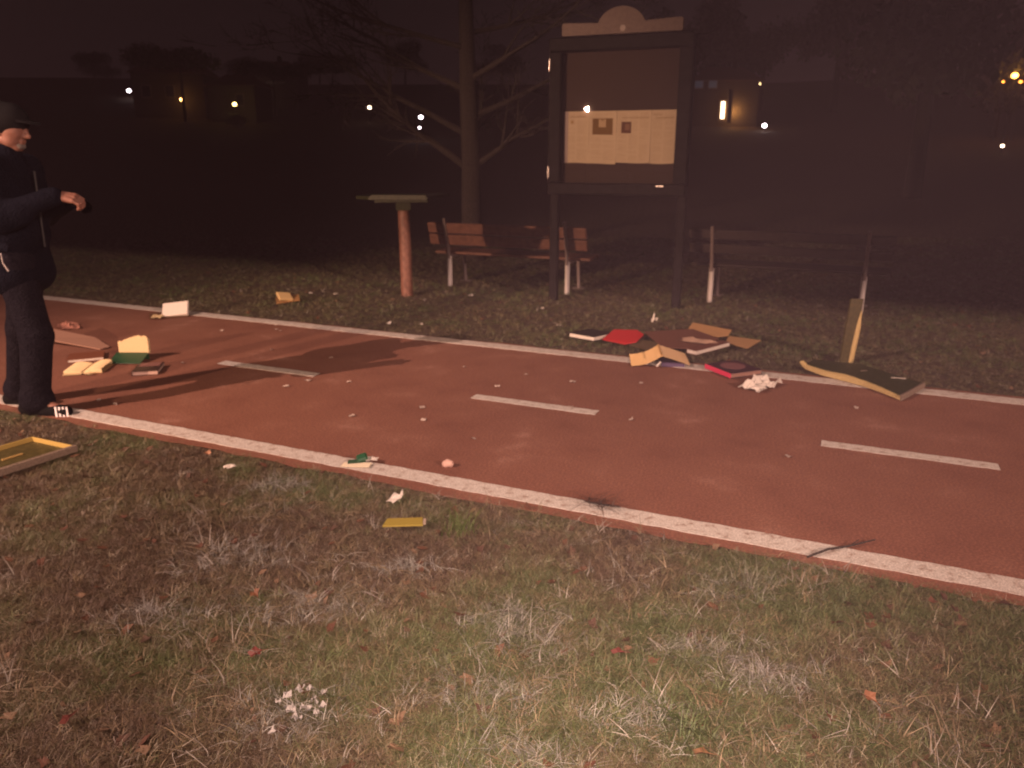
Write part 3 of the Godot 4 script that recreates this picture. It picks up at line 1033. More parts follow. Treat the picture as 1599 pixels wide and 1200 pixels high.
func noticeboard() -> void:
	var turn := -deg_to_rad(20.5)   # the right end stands nearer to the path
	var c := Vector3(1.037, 0, -7.885)
	var t := thing("noticeboard", "tall dark metal noticeboard on two posts with a glazed door and a rounded crest", "noticeboard", c, turn)
	var W := 1.386
	for s in [-1, 1]:
		obj("post", box(Vector3(0.085, 2.66, 0.075), Vector3(s * (W / 2 - 0.043), 1.23, -0.05), 0.006), M.frame, t)
	# cabinet: a shallow tray with a frame
	obj("back_panel", box(Vector3(W - 0.18, 1.4, 0.02), Vector3(0, 1.84, -0.035), 0.003), mat(0.03, 0.016, 0.0095, 0.9), t)
	obj("frame_rail", box(Vector3(W, 0.125, 0.11), Vector3(0, 2.508, 0.04), 0.012), M.frame, t)
	obj("frame_rail", box(Vector3(W, 0.115, 0.11), Vector3(0, 1.168, 0.04), 0.012), M.frame, t)
	for s in [-1, 1]:
		obj("frame_stile", box(Vector3(0.125, 1.212, 0.104), Vector3(s * (W / 2 - 0.0635), 1.838, 0.04), 0.008), M.frame, t)
	var glass := StandardMaterial3D.new()
	glass.transparency = BaseMaterial3D.TRANSPARENCY_ALPHA
	glass.albedo_color = Color(0.2, 0.18, 0.18, 0.02)
	glass.roughness = 0.005
	obj("glass_pane", box(Vector3(W - 0.254, 1.21, 0.003), Vector3(0, 1.838, 0.055), 0.0005), glass, t)
	for y in [2.33, 1.33]:
		obj("hinge", tube([Vector3(-W / 2 + 0.012, y - 0.055, 0.1), Vector3(-W / 2 + 0.012, y + 0.055, 0.1)], [0.009, 0.009], 10), mat(0.75, 0.7, 0.68, 0.25, 0.6), t)
	obj("door_handle", box(Vector3(0.075, 0.014, 0.02), Vector3(0.45, 1.205, 0.105), 0.004), mat(0.85, 0.8, 0.78, 0.25, 0.5), t)
	# crest: a low header board with a half-round in the middle
	var prof := PackedVector2Array()
	prof.append(Vector2(-0.57, 2.585))
	prof.append(Vector2(0.57, 2.585))
	prof.append(Vector2(0.575, 2.60))
	prof.append(Vector2(0.575, 2.685))
	prof.append(Vector2(0.56, 2.7))
	for k in 17:
		var a := PI * (0.10 + 0.80 * k / 16.0)
		prof.append(Vector2(cos(a) * 0.235, 2.625 + sin(a) * 0.195))
	prof.append(Vector2(-0.56, 2.7))
	prof.append(Vector2(-0.575, 2.685))
	prof.append(Vector2(-0.575, 2.60))
	var cs := st_new()
	cs.set_smooth_group(-1)
	var ids := Geometry2D.triangulate_polygon(prof)
	for i in range(0, ids.size(), 3):
		var q := []
		for j in 3:
			q.append(prof[ids[i + j]])
		if (q[1] - q[0]).cross(q[2] - q[0]) > 0:
			q.reverse()
		tri(cs, Vector3(q[0].x, q[0].y, 0.05), Vector3(q[1].x, q[1].y, 0.05), Vector3(q[2].x, q[2].y, 0.05))
		tri(cs, Vector3(q[0].x, q[0].y, 0.02), Vector3(q[2].x, q[2].y, 0.02), Vector3(q[1].x, q[1].y, 0.02))
	for i in prof.size():
		var a := prof[i]
		var b := prof[(i + 1) % prof.size()]
		quad(cs, Vector3(a.x, a.y, 0.02), Vector3(b.x, b.y, 0.02), Vector3(b.x, b.y, 0.05), Vector3(a.x, a.y, 0.05))
	var crest := obj("crest", done(cs), rough_mat([[0.2, lin(0.13, 0.09, 0.078)], [0.8, lin(0.17, 0.12, 0.10)]], 2.0, 0.02, 0.7, 0.2, 6.0, 0.1, 31), t)
	obj("badge", tube([Vector3(0.02, 2.63, 0.049), Vector3(0.02, 2.63, 0.055)], [0.03, 0.028], 14), mat(0.2, 0.15, 0.13, 0.5), crest)
	# four printed sheets pinned side by side inside the case; they hang in the board, so they are things of their own
	var edges := [-0.556, -0.296, -0.02, 0.318, 0.556]
	var lab := ["printed sheet with a grey left strip, leftmost in the noticeboard", "printed sheet with a brown picture, second from the left in the noticeboard", "printed sheet with a small dark photo, third from the left in the noticeboard", "plain text sheet, rightmost in the noticeboard"]
	for k in 4:
		var st := st_new()
		st.set_smooth_group(1)
		var x0: float = edges[k] + 0.001
		var x1: float = edges[k + 1] - 0.001
		var nx := 8
		var ny := 6
		var g := []
		for i in nx + 1:
			var row := []
			for j in ny + 1:
				var u := float(i) / nx
				var v := float(j) / ny
				var sag := 0.004 * sin(u * PI * 2.0 + k) + 0.003 * sin(v * 5.0 + k * 2.0)
				var low: float = 0.006 * [0.0, -1.0, 0.6, -0.3][k]
				row.append([Vector3(lerpf(x0, x1, u), lerpf(1.905, 1.415 + low, v) + 0.004 * sin(u * 4.0 + k) * v, -0.012 + sag), Vector2(u, v)])
			g.append(row)
		for i in nx:
			for j in ny:
				var p := [g[i][j], g[i + 1][j], g[i + 1][j + 1], g[i][j + 1]]
				quad_uv(st, p.map(func(e): return e[0]), p.map(func(e): return e[1]))
		var pm := StandardMaterial3D.new()
		pm.albedo_texture = page_texture(k)
		pm.roughness = 0.9
		var o := obj("printed_sheet", done(st), pm, null, c)
		o.rotation.y = turn
		tag(o, lab[k], "notice", "sheets in the noticeboard")

# ------------------------------------------------------------------ benches (seen from behind)
func bench(at: Vector3, turn: float, label: String, slat: Material, slats: Array, leg_mat: Material) -> void:
	var t := thing("park_bench", label, "bench", at, turn)
	var lean := -0.32   # the back leans towards the camera at the top
	var L := 1.93
	for s in slats:
		var b := Basis.from_euler(Vector3(-lean, 0, 0))
		var st := st_new()
		var p := Vector3(0, s[0], 0.03 + (s[0] - 0.42) * 0.3 - 0.035)
		add_box(st, Transform3D(b, p), Vector3(L, s[1], 0.032), 0.014)
		obj("back_slat", done(st), slat, t)
	for z in [-0.14, -0.285, -0.43]:
		obj("seat_slat", box(Vector3(L, 0.035, 0.125), Vector3(0.0, 0.385, z), 0.012), slat, t)
	for s in [-0.73, 0.73]:
		obj("leg", tube([Vector3(s, -0.02, 0.0), Vector3(s, 0.36, 0.0)], [0.028, 0.028], 12), leg_mat, t)
		obj("back_support", tube([Vector3(s, 0.33, 0.01), Vector3(s, 0.45, 0.025), Vector3(s, 0.80, 0.135)], [0.022, 0.02, 0.018], 10), M.grey_metal, t)
		obj("seat_bracket", box(Vector3(0.04, 0.03, 0.46), Vector3(s, 0.352, -0.23), 0.005), M.grey_metal, t)
		obj("leg", tube([Vector3(s, -0.02, -0.42), Vector3(s, 0.34, -0.38)], [0.02, 0.02], 10), M.grey_metal, t)
		obj("foot_plate", box(Vector3(0.12, 0.012, 0.1), Vector3(s, 0.006, -0.42), 0.003), M.grey_metal, t)

func benches() -> void:
	var ang := -atan2(0.565, 1.337)
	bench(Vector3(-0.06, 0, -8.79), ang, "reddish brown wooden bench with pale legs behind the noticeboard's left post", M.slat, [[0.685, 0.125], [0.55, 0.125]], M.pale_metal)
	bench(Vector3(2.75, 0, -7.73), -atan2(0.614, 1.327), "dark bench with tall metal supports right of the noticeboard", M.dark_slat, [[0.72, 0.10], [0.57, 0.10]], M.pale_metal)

# ------------------------------------------------------------------ what is left of the book exchange: a post and its floor
func book_exchange() -> void:
	var t := thing("book_box_post", "round reddish wooden post carrying a broken green shelf board", "book exchange stand", Vector3(-1.16, 0, -8.42))
	obj("post", tube([Vector3(0, -0.1, 0), Vector3(0, 0.5, 0), Vector3(-0.005, 0.93, 0)], [0.066, 0.064, 0.062], 20), M.post_wood, t)
	obj("post_cap", box(Vector3(0.15, 0.12, 0.15), Vector3(-0.005, 0.985, 0), 0.006, Vector3(0, 0.25, 0)), M.green_wood, t)
	obj("bracket", box(Vector3(0.56, 0.03, 0.06), Vector3(-0.005, 1.028, 0.12), 0.004, Vector3(0, 0.1, 0)), M.green_wood, t)
	var shelf := slab([Vector3(-0.50, 1.045, 0.02), Vector3(-0.33, 1.047, 0.22), Vector3(0.28, 1.044, 0.25), Vector3(0.47, 1.060, -0.28), Vector3(0.05, 1.05, -0.36), Vector3(-0.40, 1.05, -0.3)], 0.032)
	obj("shelf_board", shelf, M.green_wood, t)
	obj("rim", box(Vector3(0.58, 0.025, 0.018), Vector3(-0.02, 1.084, 0.225), 0.003, Vector3(0, -0.05, 0)), M.green_wood, t)

# ------------------------------------------------------------------ the person
func person() -> void:
	var t := thing("person", "person in a dark cap, navy jacket and trousers looking down at outstretched hands", "person", Vector3(-2.9, 0.0, -4.45))
	var V := func(x: float, y: float, z: float) -> Vector3: return Vector3(x, y, z)
	var skin := mat(0.19, 0.085, 0.06, 0.65)
	skin.subsurf_scatter_enabled = true
	skin.subsurf_scatter_strength = 0.15
	var navy := rough_mat([[0.2, lin(0.004, 0.0045, 0.009)], [0.8, lin(0.007, 0.008, 0.014)]], 1.6, 0.02, 0.9, 0.3, 20.0, 0.7, 41)
	var pants := rough_mat([[0.2, lin(0.008, 0.0075, 0.012)], [0.8, lin(0.014, 0.013, 0.019)]], 1.6, 0.02, 0.9, 0.3, 20.0, 0.7, 42)
	var black := mat(0.008, 0.008, 0.009, 0.8)
	for m in [navy, pants, black]:
		m.metallic_specular = 0.12
	# body under the clothes, one surface with neck, face and hands
	var hipR := Vector3(0.07, 0.92, 0.09)
	var hipL := Vector3(0.04, 0.92, -0.09)
	var kneeR := Vector3(0.14, 0.49, 0.10)
	var kneeL := Vector3(-0.06, 0.49, -0.10)
	var ankR := Vector3(0.07, 0.09, 0.09)
	var ankL := Vector3(-0.16, 0.09, -0.12)
	var shR := Vector3(0.08, 1.42, 0.18)
	var shL := Vector3(0.08, 1.42, -0.18)
	var elR := Vector3(0.13, 1.175, 0.25)
	var elL := Vector3(0.10, 1.16, -0.25)
	var wrR := Vector3(0.425, 1.285, 0.15)
	var wrL := Vector3(0.37, 1.25, -0.09)
	var bones := [
		[hipR, hipL, 0.10, 0.10], [Vector3(0.06, 0.95, 0), Vector3(0.08, 1.3, 0), 0.09, 0.09], [shR, shL, 0.06, 0.06], [Vector3(0.09, 1.3, 0.07), Vector3(0.09, 1.3, -0.07), 0.08, 0.08],
		[hipR, kneeR, 0.08, 0.055], [kneeR, ankR, 0.055, 0.04], [hipL, kneeL, 0.08, 0.055], [kneeL, ankL, 0.055, 0.04],
		[ankR, Vector3(0.2, 0.045, 0.11), 0.04, 0.03], [ankL, Vector3(-0.03, 0.045, -0.13), 0.04, 0.03],
		[shR, elR, 0.045, 0.038], [elR, wrR, 0.036, 0.029], [shL, elL, 0.045, 0.038], [elL, wrL, 0.036, 0.029],
		[Vector3(0.085, 1.42, 0), Vector3(0.115, 1.58, 0), 0.06, 0.056],
	]
	var body_st := st_new()
	body_st.append_from(body_mesh(bones, 0.03, 0.014), 0, Transform3D())
	body_st.append_from(head_mesh(), 0, Transform3D(Basis.from_euler(Vector3(0, 0, -0.16)), Vector3(0.125, 1.628, 0)))
	var hand := hand_mesh()
	body_st.append_from(hand, 0, Transform3D(Basis.from_euler(Vector3(0.5, 0.12, -0.28)), wrR))
	body_st.append_from(hand, 0, Transform3D(Basis.from_euler(Vector3(-0.5, -0.25, -0.2)).scaled_local(Vector3(1, 1, -1)), wrL))
	obj("body", body_st.commit(), skin, t)
	# clothes
	var jk := [
		[Vector3(0.06, 0.90, 0.085), Vector3(0.06, 0.90, -0.085), 0.125, 0.125], [Vector3(0.07, 1.06, 0.07), Vector3(0.07, 1.06, -0.07), 0.135, 0.135],
		[Vector3(0.09, 1.22, 0.085), Vector3(0.09, 1.22, -0.085), 0.138, 0.138], [Vector3(0.08, 1.36, 0.11), Vector3(0.08, 1.36, -0.11), 0.105, 0.105],
		[shR, shL, 0.075, 0.075], [shR, elR, 0.077, 0.066], [elR, wrR - Vector3(0.02, 0.006, -0.008), 0.066, 0.05], [shL, elL, 0.077, 0.066], [elL, wrL - Vector3(0.03, 0.01, 0.01), 0.066, 0.05],
		[Vector3(0.08, 1.44, 0), Vector3(0.095, 1.51, 0), 0.085, 0.075],
		[elR + Vector3(0.03, -0.03, 0), elR + Vector3(0.12, 0.0, -0.04), 0.055, 0.05],
	]
	obj("jacket", body_mesh(jk, 0.045, 0.013), navy, t)
	var tr := [
		[hipR + Vector3(0, 0.0, 0), hipL, 0.115, 0.115], [hipR, kneeR, 0.105, 0.086], [kneeR, ankR + Vector3(-0.01, 0.0, 0), 0.086, 0.078], [hipL, kneeL, 0.105, 0.086], [kneeL, ankL, 0.086, 0.076],
		[ankR + Vector3(-0.02, 0.015, 0), ankR + Vector3(0.03, 0.0, 0), 0.076, 0.07], [ankL + Vector3(-0.02, 0.015, 0), ankL + Vector3(0.03, 0, 0), 0.074, 0.07],
	]
	obj("trousers", body_mesh(tr, 0.03, 0.013), pants, t)
	for s in [[Vector3(-0.01, 0.045, 0.085), Vector3(0.25, 0.035, 0.12)], [Vector3(-0.22, 0.045, -0.10), Vector3(0.02, 0.035, -0.10)]]:
		var a: Vector3 = s[0]
		var b: Vector3 = s[1]
		var d := (b - a).normalized()
		var sh := obj("shoe", body_mesh([[a, a.lerp(b, 0.5), 0.042, 0.043], [a.lerp(b, 0.5), b, 0.043, 0.034], [a + Vector3(0.02, 0.04, 0), a.lerp(b, 0.4) + Vector3(0, 0.03, 0), 0.042, 0.036], [a + Vector3(0, -0.02, 0), b + Vector3(0, -0.015, 0), 0.024, 0.022]], 0.02, 0.008), black, t)
		if a.z > 0.0:
			for k in 4:
				var p := b + d * (-0.045 + k * 0.0215) + Vector3(0, 0.004, 0.036 - 0.004 * k)
				obj("reflective_stripe", box(Vector3(0.011, 0.062, 0.004), p, 0.001, Vector3(-0.2, 0.1, 0.08)), mat(0.62, 0.58, 0.6, 0.4), sh)
	# collar, hem, cuffs and a pocket flap of the jacket
	var jacket := t.get_node("jacket")
	obj("collar", body_mesh([[Vector3(0.075, 1.50, 0.045), Vector3(0.075, 1.50, -0.045), 0.05, 0.05], [Vector3(0.10, 1.49, 0.04), Vector3(0.14, 1.475, 0.012), 0.035, 0.022], [Vector3(0.10, 1.49, -0.04), Vector3(0.14, 1.475, -0.012), 0.035, 0.022]], 0.03, 0.01), navy, jacket)
	obj("hem", body_mesh([[Vector3(0.06, 0.845, 0.085), Vector3(0.06, 0.845, -0.085), 0.132, 0.132]], 0.02, 0.012), navy, jacket)
	obj("cuff", body_mesh([[wrR - Vector3(0.05, 0.014, -0.016), wrR - Vector3(0.018, 0.006, -0.006), 0.054, 0.052]], 0.01, 0.008), navy, jacket)
	obj("pocket_flap", box(Vector3(0.13, 0.045, 0.012), Vector3(0.08, 1.02, 0.207), 0.004, Vector3(0, 0, -0.2)), navy, jacket)
	obj("zip", box(Vector3(0.01, 0.42, 0.014), Vector3(0.225, 1.2, 0.0), 0.003, Vector3(0, 0, -0.03)), mat(0.02, 0.02, 0.022, 0.5, 0.2), jacket)
	# cap: a close crown and a short peak
	var cap := obj("cap", body_mesh([[Vector3(0.112, 1.682, 0), Vector3(0.152, 1.680, 0), 0.094, 0.090], [Vector3(0.105, 1.675, 0.015), Vector3(0.105, 1.675, -0.015), 0.088, 0.088]], 0.03, 0.008), black, t)
	var pk := st_new()
	pk.set_smooth_group(-1)
	var arc := []
	for k in 9:
		var a := lerpf(-1.15, 1.15, k / 8.0)
		arc.append(Vector3(0.17 + cos(a) * 0.135, 1.688 - 0.024 * cos(a), sin(a) * 0.086))
	for k in 8:
		var c := Vector3(0.15, 1.704, 0)
		tri(pk, c, arc[k], arc[k + 1])
		tri(pk, c - Vector3(0, 0.012, 0), arc[k + 1] - Vector3(0, 0.012, 0), arc[k] - Vector3(0, 0.012, 0))
		quad(pk, arc[k], arc[k] - Vector3(0, 0.012, 0), arc[k + 1] - Vector3(0, 0.012, 0), arc[k + 1])
	obj("peak", done(pk), black, cap)
	obj("beard", body_mesh([[Vector3(0.183, 1.543, 0.012), Vector3(0.183, 1.543, -0.012), 0.018, 0.018], [Vector3(0.178, 1.548, 0.02), Vector3(0.14, 1.565, 0.052), 0.012, 0.007], [Vector3(0.178, 1.548, -0.02), Vector3(0.14, 1.565, -0.052), 0.012, 0.007]], 0.012, 0.005), mat(0.12, 0.10, 0.09, 0.9), t)
	for s in [-1, 1]:
		var e := SphereMesh.new()
		e.radius = 0.0115
		e.height = 0.023
		obj("eye", e, mat(0.05, 0.035, 0.03, 0.2), t, Vector3(0.203, 1.640, s * 0.031))
	obj("key_chain", tube([Vector3(0.10, 0.98, 0.215), Vector3(0.115, 0.93, 0.235), Vector3(0.135, 0.885, 0.23)], [0.004, 0.004, 0.007], 8), mat(0.22, 0.2, 0.2, 0.4, 0.3), t)

func head_mesh() -> ArrayMesh:
	# +x is forwards; the origin lies at the middle of the head
	var p := [
		[Vector3(-0.02, 0.035, 0.0), Vector3(0.02, 0.04, 0.0), 0.083, 0.08],
		[Vector3(0.03, 0.0, 0.015), Vector3(0.03, 0.0, -0.015), 0.062, 0.062],
		[Vector3(0.028, -0.045, 0.022), Vector3(0.028, -0.045, -0.022), 0.046, 0.046],
		[Vector3(0.052, -0.083, 0.010), Vector3(0.052, -0.083, -0.010), 0.024, 0.024],
		[Vector3(-0.005, -0.055, 0.048), Vector3(0.05, -0.08, 0.016), 0.02, 0.018],
		[Vector3(-0.005, -0.055, -0.048), Vector3(0.05, -0.08, -0.016), 0.02, 0.018],
		[Vector3(0.082, 0.032, 0.03), Vector3(0.082, 0.032, -0.03), 0.011, 0.011],
		[Vector3(0.086, 0.022, 0), Vector3(0.112, -0.018, 0), 0.009, 0.013],
		[Vector3(0.095, -0.022, 0.012), Vector3(0.095, -0.022, -0.012), 0.009, 0.009],
		[Vector3(0.08, -0.045, 0.014), Vector3(0.08, -0.045, -0.014), 0.009, 0.009],
		[Vector3(0.078, -0.058, 0.012), Vector3(0.078, -0.058, -0.012), 0.009, 0.009],
		[Vector3(0.06, 0.0, 0.04), Vector3(0.065, -0.012, 0.035), 0.02, 0.018],
		[Vector3(0.06, 0.0, -0.04), Vector3(0.065, -0.012, -0.035), 0.02, 0.018],
		[Vector3(-0.012, 0.015, 0.076), Vector3(-0.006, -0.02, 0.072), 0.014, 0.009],
		[Vector3(-0.012, 0.015, -0.076), Vector3(-0.006, -0.02, -0.072), 0.014, 0.009],
		[Vector3(-0.025, -0.03, 0), Vector3(-0.035, -0.12, 0), 0.055, 0.054],
	]
	return body_mesh(p, 0.014, 0.0045)

func hand_mesh() -> ArrayMesh:
	# the wrist is the origin, fingers along +x, palm down, thumb at -z; loosely curled
	var p := [
		[Vector3(-0.03, 0, 0), Vector3(0.02, 0, 0), 0.029, 0.027], [Vector3(0.02, 0, -0.012), Vector3(0.08, 0.004, -0.022), 0.021, 0.016],
		[Vector3(0.02, 0, 0.012), Vector3(0.075, 0.002, 0.024), 0.021, 0.015], [Vector3(0.03, 0.002, 0), Vector3(0.08, 0.005, 0), 0.02, 0.016],
	]
	var roots := [[-0.03, 0.036, 0.024, 0.02], [-0.010, 0.04, 0.027, 0.022], [0.010, 0.037, 0.025, 0.02], [0.029, 0.03, 0.02, 0.017]]
	for r: Array in roots:
		var a := Vector3(0.083, 0.004, r[0])
		var b: Vector3 = a + Vector3(cos(0.45), -sin(0.45), 0) * r[1]
		var c: Vector3 = b + Vector3(cos(1.35), -sin(1.35), 0) * r[2]
		var d: Vector3 = c + Vector3(cos(2.1), -sin(2.1), 0) * r[3]
		p.append([a, b, 0.0105, 0.0095])
		p.append([b, c, 0.0095, 0.0088])
		p.append([c, d, 0.0088, 0.0075])
	var t0 := Vector3(0.02, -0.006, -0.022)
	var t1 := t0 + Vector3(0.03, -0.016, -0.024)
	var t2 := t1 + Vector3(0.028, -0.014, -0.002)
	var t3 := t2 + Vector3(0.02, -0.008, 0.010)
	p.append([t0, t1, 0.015, 0.012])
	p.append([t1, t2, 0.0115, 0.0105])
	p.append([t2, t3, 0.0105, 0.0085])
	return body_mesh(p, 0.006, 0.003)

# ------------------------------------------------------------------ books and boards
# a closed book lying flat: spine along -x, w across, l along z, t thick
func closed_book(called: String, label: String, at: Vector3, turn: float, w: float, l: float, t: float, cover: Material, pages: Material, tilt := Vector3.ZERO, spine_mat: Material = null) -> Node3D:
	var o := thing(called, label, "book", at, turn)
	o.rotation.x = tilt.x
	o.rotation.z = tilt.z
	obj("back_cover", box(Vector3(w, 0.003, l), Vector3(0, 0.0015, 0), 0.001), cover, o)
	obj("front_cover", box(Vector3(w, 0.003, l), Vector3(0, t - 0.0015, 0), 0.001), cover, o)
	obj("spine", box(Vector3(0.004, t - 0.001, l), Vector3(-w / 2 - 0.002, t / 2, 0), 0.0015), spine_mat if spine_mat else cover, o)
	var st := st_new()
	var r := RandomNumberGenerator.new()
	r.seed = hash(label)
	var n := 6
	for k in n:
		var y0 := 0.003 + (t - 0.006) * k / n
		var y1 := 0.003 + (t - 0.006) * (k + 1) / n - 0.0004
		var j := r.randf_range(0.003, 0.007)
		add_box(st, Transform3D(Basis(), Vector3(-j / 2, (y0 + y1) / 2, r.randf_range(-0.001, 0.001))), Vector3(w - j, y1 - y0, l - 0.008), 0.0005)
	obj("pages", done(st), pages, o)
	return o

func board(called: String, label: String, category: String, pts: Array, t: float, m: Material) -> MeshInstance3D:
	# a loose sheet of board with the given corners, as a thing placed at its middle
	var mid := Vector3.ZERO
	for p in pts:
		mid += p
	mid /= pts.size()
	mid.y = 0.0
	var o := obj(called, slab(pts.map(func(p): return p - mid), t), m, null, mid)
	tag(o, label, category)
	return o

func place_scrap(called: String, label: String, cat: String, at: Vector3, w: float, d: float, lift: float, n: int, sd: int, m: Material, group := "") -> void:
	var o := obj(called, scrap_mesh(w, d, lift, n, sd), m, null, at)
	o.rotation.y = sd * 1.3
	tag(o, label, cat, group)

const PY := 0.0135   # top of the asphalt
func litter_left() -> void:
	var cream: Material = M.pages
	# standing half-torn book: cream page face above a green cover
	var o := thing("standing_book", "torn book standing on the red path, cream pages above a dark green cover", "book", Vector3(-2.86, PY, -5.62), -0.02)
	var green := mat(0.012, 0.05, 0.022, 0.5)
	obj("cover", box(Vector3(0.245, 0.004, 0.15), Vector3(0, 0.03, 0.075), 0.001, Vector3(0.32, 0, 0)), green, o)
	obj("spine", box(Vector3(0.245, 0.05, 0.006), Vector3(0, 0.028, 0.004), 0.001), green, o)
	var st := st_new()
	st.set_smooth_group(-1)
	var r := RandomNumberGenerator.new()
	r.seed = 5
	for layer in 5:
		var z := -0.012 - layer * 0.006
		var prev := Vector3.ZERO
		for k in 15:
			var u := k / 14.0
			var y := 0.135 + 0.045 * smoothstep(0.0, 0.7, u) + r.randf_range(-0.006, 0.004) - layer * 0.004
			if u > 0.95:
				y -= 0.02
			var p := Vector3(-0.112 + 0.228 * u, y, z - 0.03 * (y - 0.05))
			if k > 0:
				var a := Vector3(prev.x, 0.045, z)
				var b := Vector3(p.x, 0.045, z)
				quad(st, a, prev, p, b)
				quad(st, b - Vector3(0, 0, 0.004), p - Vector3(0, 0, 0.004), prev - Vector3(0, 0, 0.004), a - Vector3(0, 0, 0.004))
				quad(st, prev, prev - Vector3(0, 0, 0.004), p - Vector3(0, 0, 0.004), p)
			prev = p
	obj("pages", done(st), cream, o)
	# open book lying on the far edge line: a raised white block and a yellow flap
	o = thing("open_book", "open book on the far white line with grey white pages and a yellowish torn flap", "book", Vector3(-3.30, PY, -7.25), 0.15)
	obj("cover", box(Vector3(0.34, 0.005, 0.30), Vector3(0, 0.008, -0.02), 0.001, Vector3(0, 0.3, 0.0)), mat(0.11, 0.05, 0.02), o)
	obj("pages", box(Vector3(0.235, 0.04, 0.16), Vector3(0.075, 0.06, 0.0), 0.006, Vector3(0.7, 0.1, 0.12)), M.white_paper, o)
	obj("torn_flap", scrap_mesh(0.11, 0.16, 0.012, 4, 12), cream, o, Vector3(-0.06, 0.012, 0.11))
	# crumpled clear sheet
	place_scrap("crumpled_sheet", "crumpled glossy wrapping sheet on the path near the far line beside the person", "wrapper", Vector3(-3.98, PY, -6.75), 0.26, 0.16, 0.025, 6, 21, mat(0.42, 0.2, 0.15, 0.35))
	# flat cardboard with its lifted end
	board("cardboard_sheet", "flat pinkish board lying behind the person's leg on the path", "board", [Vector3(-3.86, PY + 0.05, -6.1), Vector3(-3.26, PY + 0.004, -5.90), Vector3(-3.22, PY + 0.004, -5.98), Vector3(-3.45, PY + 0.03, -6.2), Vector3(-3.86, PY + 0.075, -6.32)], 0.006, mat(0.30, 0.17, 0.12))
	# thin book with a bright fore-edge and a rust brown cover
	closed_book("paperback_book", "thin rust brown book with one bright page edge beside the cream book", Vector3(-3.235, PY, -5.66), 0.43, 0.24, 0.22, 0.022, mat(0.16, 0.05, 0.022, 0.7), M.white_paper, Vector3(0.0, 0, 0.0))
	# cream book with its pages spread
	o = thing("spread_book", "cream open book with loose pages on the path next to the person's shoe", "book", Vector3(-3.05, PY, -5.32), 0.18)
	var pg := st_new()
	pg.set_smooth_group(1)
	for side in [-1, 1]:
		for k in 8:
			var q := []
			for e in [k, k + 1]:
				var u: float = e / 8.0
				q.append(Vector3(side * 0.125 * u, 0.012 + 0.022 * sin(u * PI * 0.75) * (1.3 if side > 0 else 0.8), 0))
			var z0 := Vector3(0, 0, -0.14)
			var z1 := Vector3(0, 0, 0.10)
			quad(pg, q[0] + z0, q[1] + z0, q[1] + z1, q[0] + z1)
			quad(pg, q[0] + z1, q[1] + z1, Vector3(q[1].x, 0.004, 0.10), Vector3(q[0].x, 0.004, 0.10))
			quad(pg, q[0] + z0, q[1] + z0, Vector3(q[1].x, 0.004, -0.14), Vector3(q[0].x, 0.004, -0.14))
	obj("pages", done(pg), cream, o)
	obj("cover", box(Vector3(0.262, 0.003, 0.25), Vector3(0, 0.002, -0.02), 0.001), mat(0.35, 0.22, 0.1), o)
	obj("loose_page", scrap_mesh(0.07, 0.05, 0.008, 3, 31), cream, o, Vector3(0.05, 0.004, 0.14))
	obj("loose_page", box(Vector3(0.12, 0.002, 0.035), Vector3(-0.06, 0.006, 0.125), 0.0005, Vector3(0, 0.1, 0)), cream, o)
	# dark book with a pale edge
	o = closed_book("dark_book", "small dark mauve book with pale page edge in front of the standing book", Vector3(-2.60, PY, -5.30), 0.22, 0.17, 0.24, 0.03, mat(0.035, 0.018, 0.016, 0.5), mat(0.42, 0.3, 0.25), Vector3.ZERO)
	obj("label_panel", box(Vector3(0.14, 0.002, 0.09), Vector3(0, 0.031, -0.06), 0.0005), mat(0.22, 0.1, 0.08), o)
	# brown torn book on the grass beyond the line
	o = thing("torn_book", "small tan torn book lying open on the grass beyond the far line", "book", Vector3(-2.36, 0.03, -8.0), 0.3)
	obj("cover", box(Vector3(0.24, 0.006, 0.2), Vector3(0, 0.01, 0), 0.002, Vector3(0.15, 0, 0.1)), mat(0.28, 0.15, 0.05), o)
	obj("pages", box(Vector3(0.15, 0.03, 0.12), Vector3(-0.03, 0.045, 0.04), 0.006, Vector3(0.5, 0.3, -0.2)), mat(0.5, 0.36, 0.16), o)
	obj("dark_inner_block", box(Vector3(0.09, 0.01, 0.07), Vector3(0.01, 0.055, -0.03), 0.002, Vector3(0.2, 0.2, 0)), mat(0.06, 0.03, 0.015), o)  # small solid dark block set among the pages

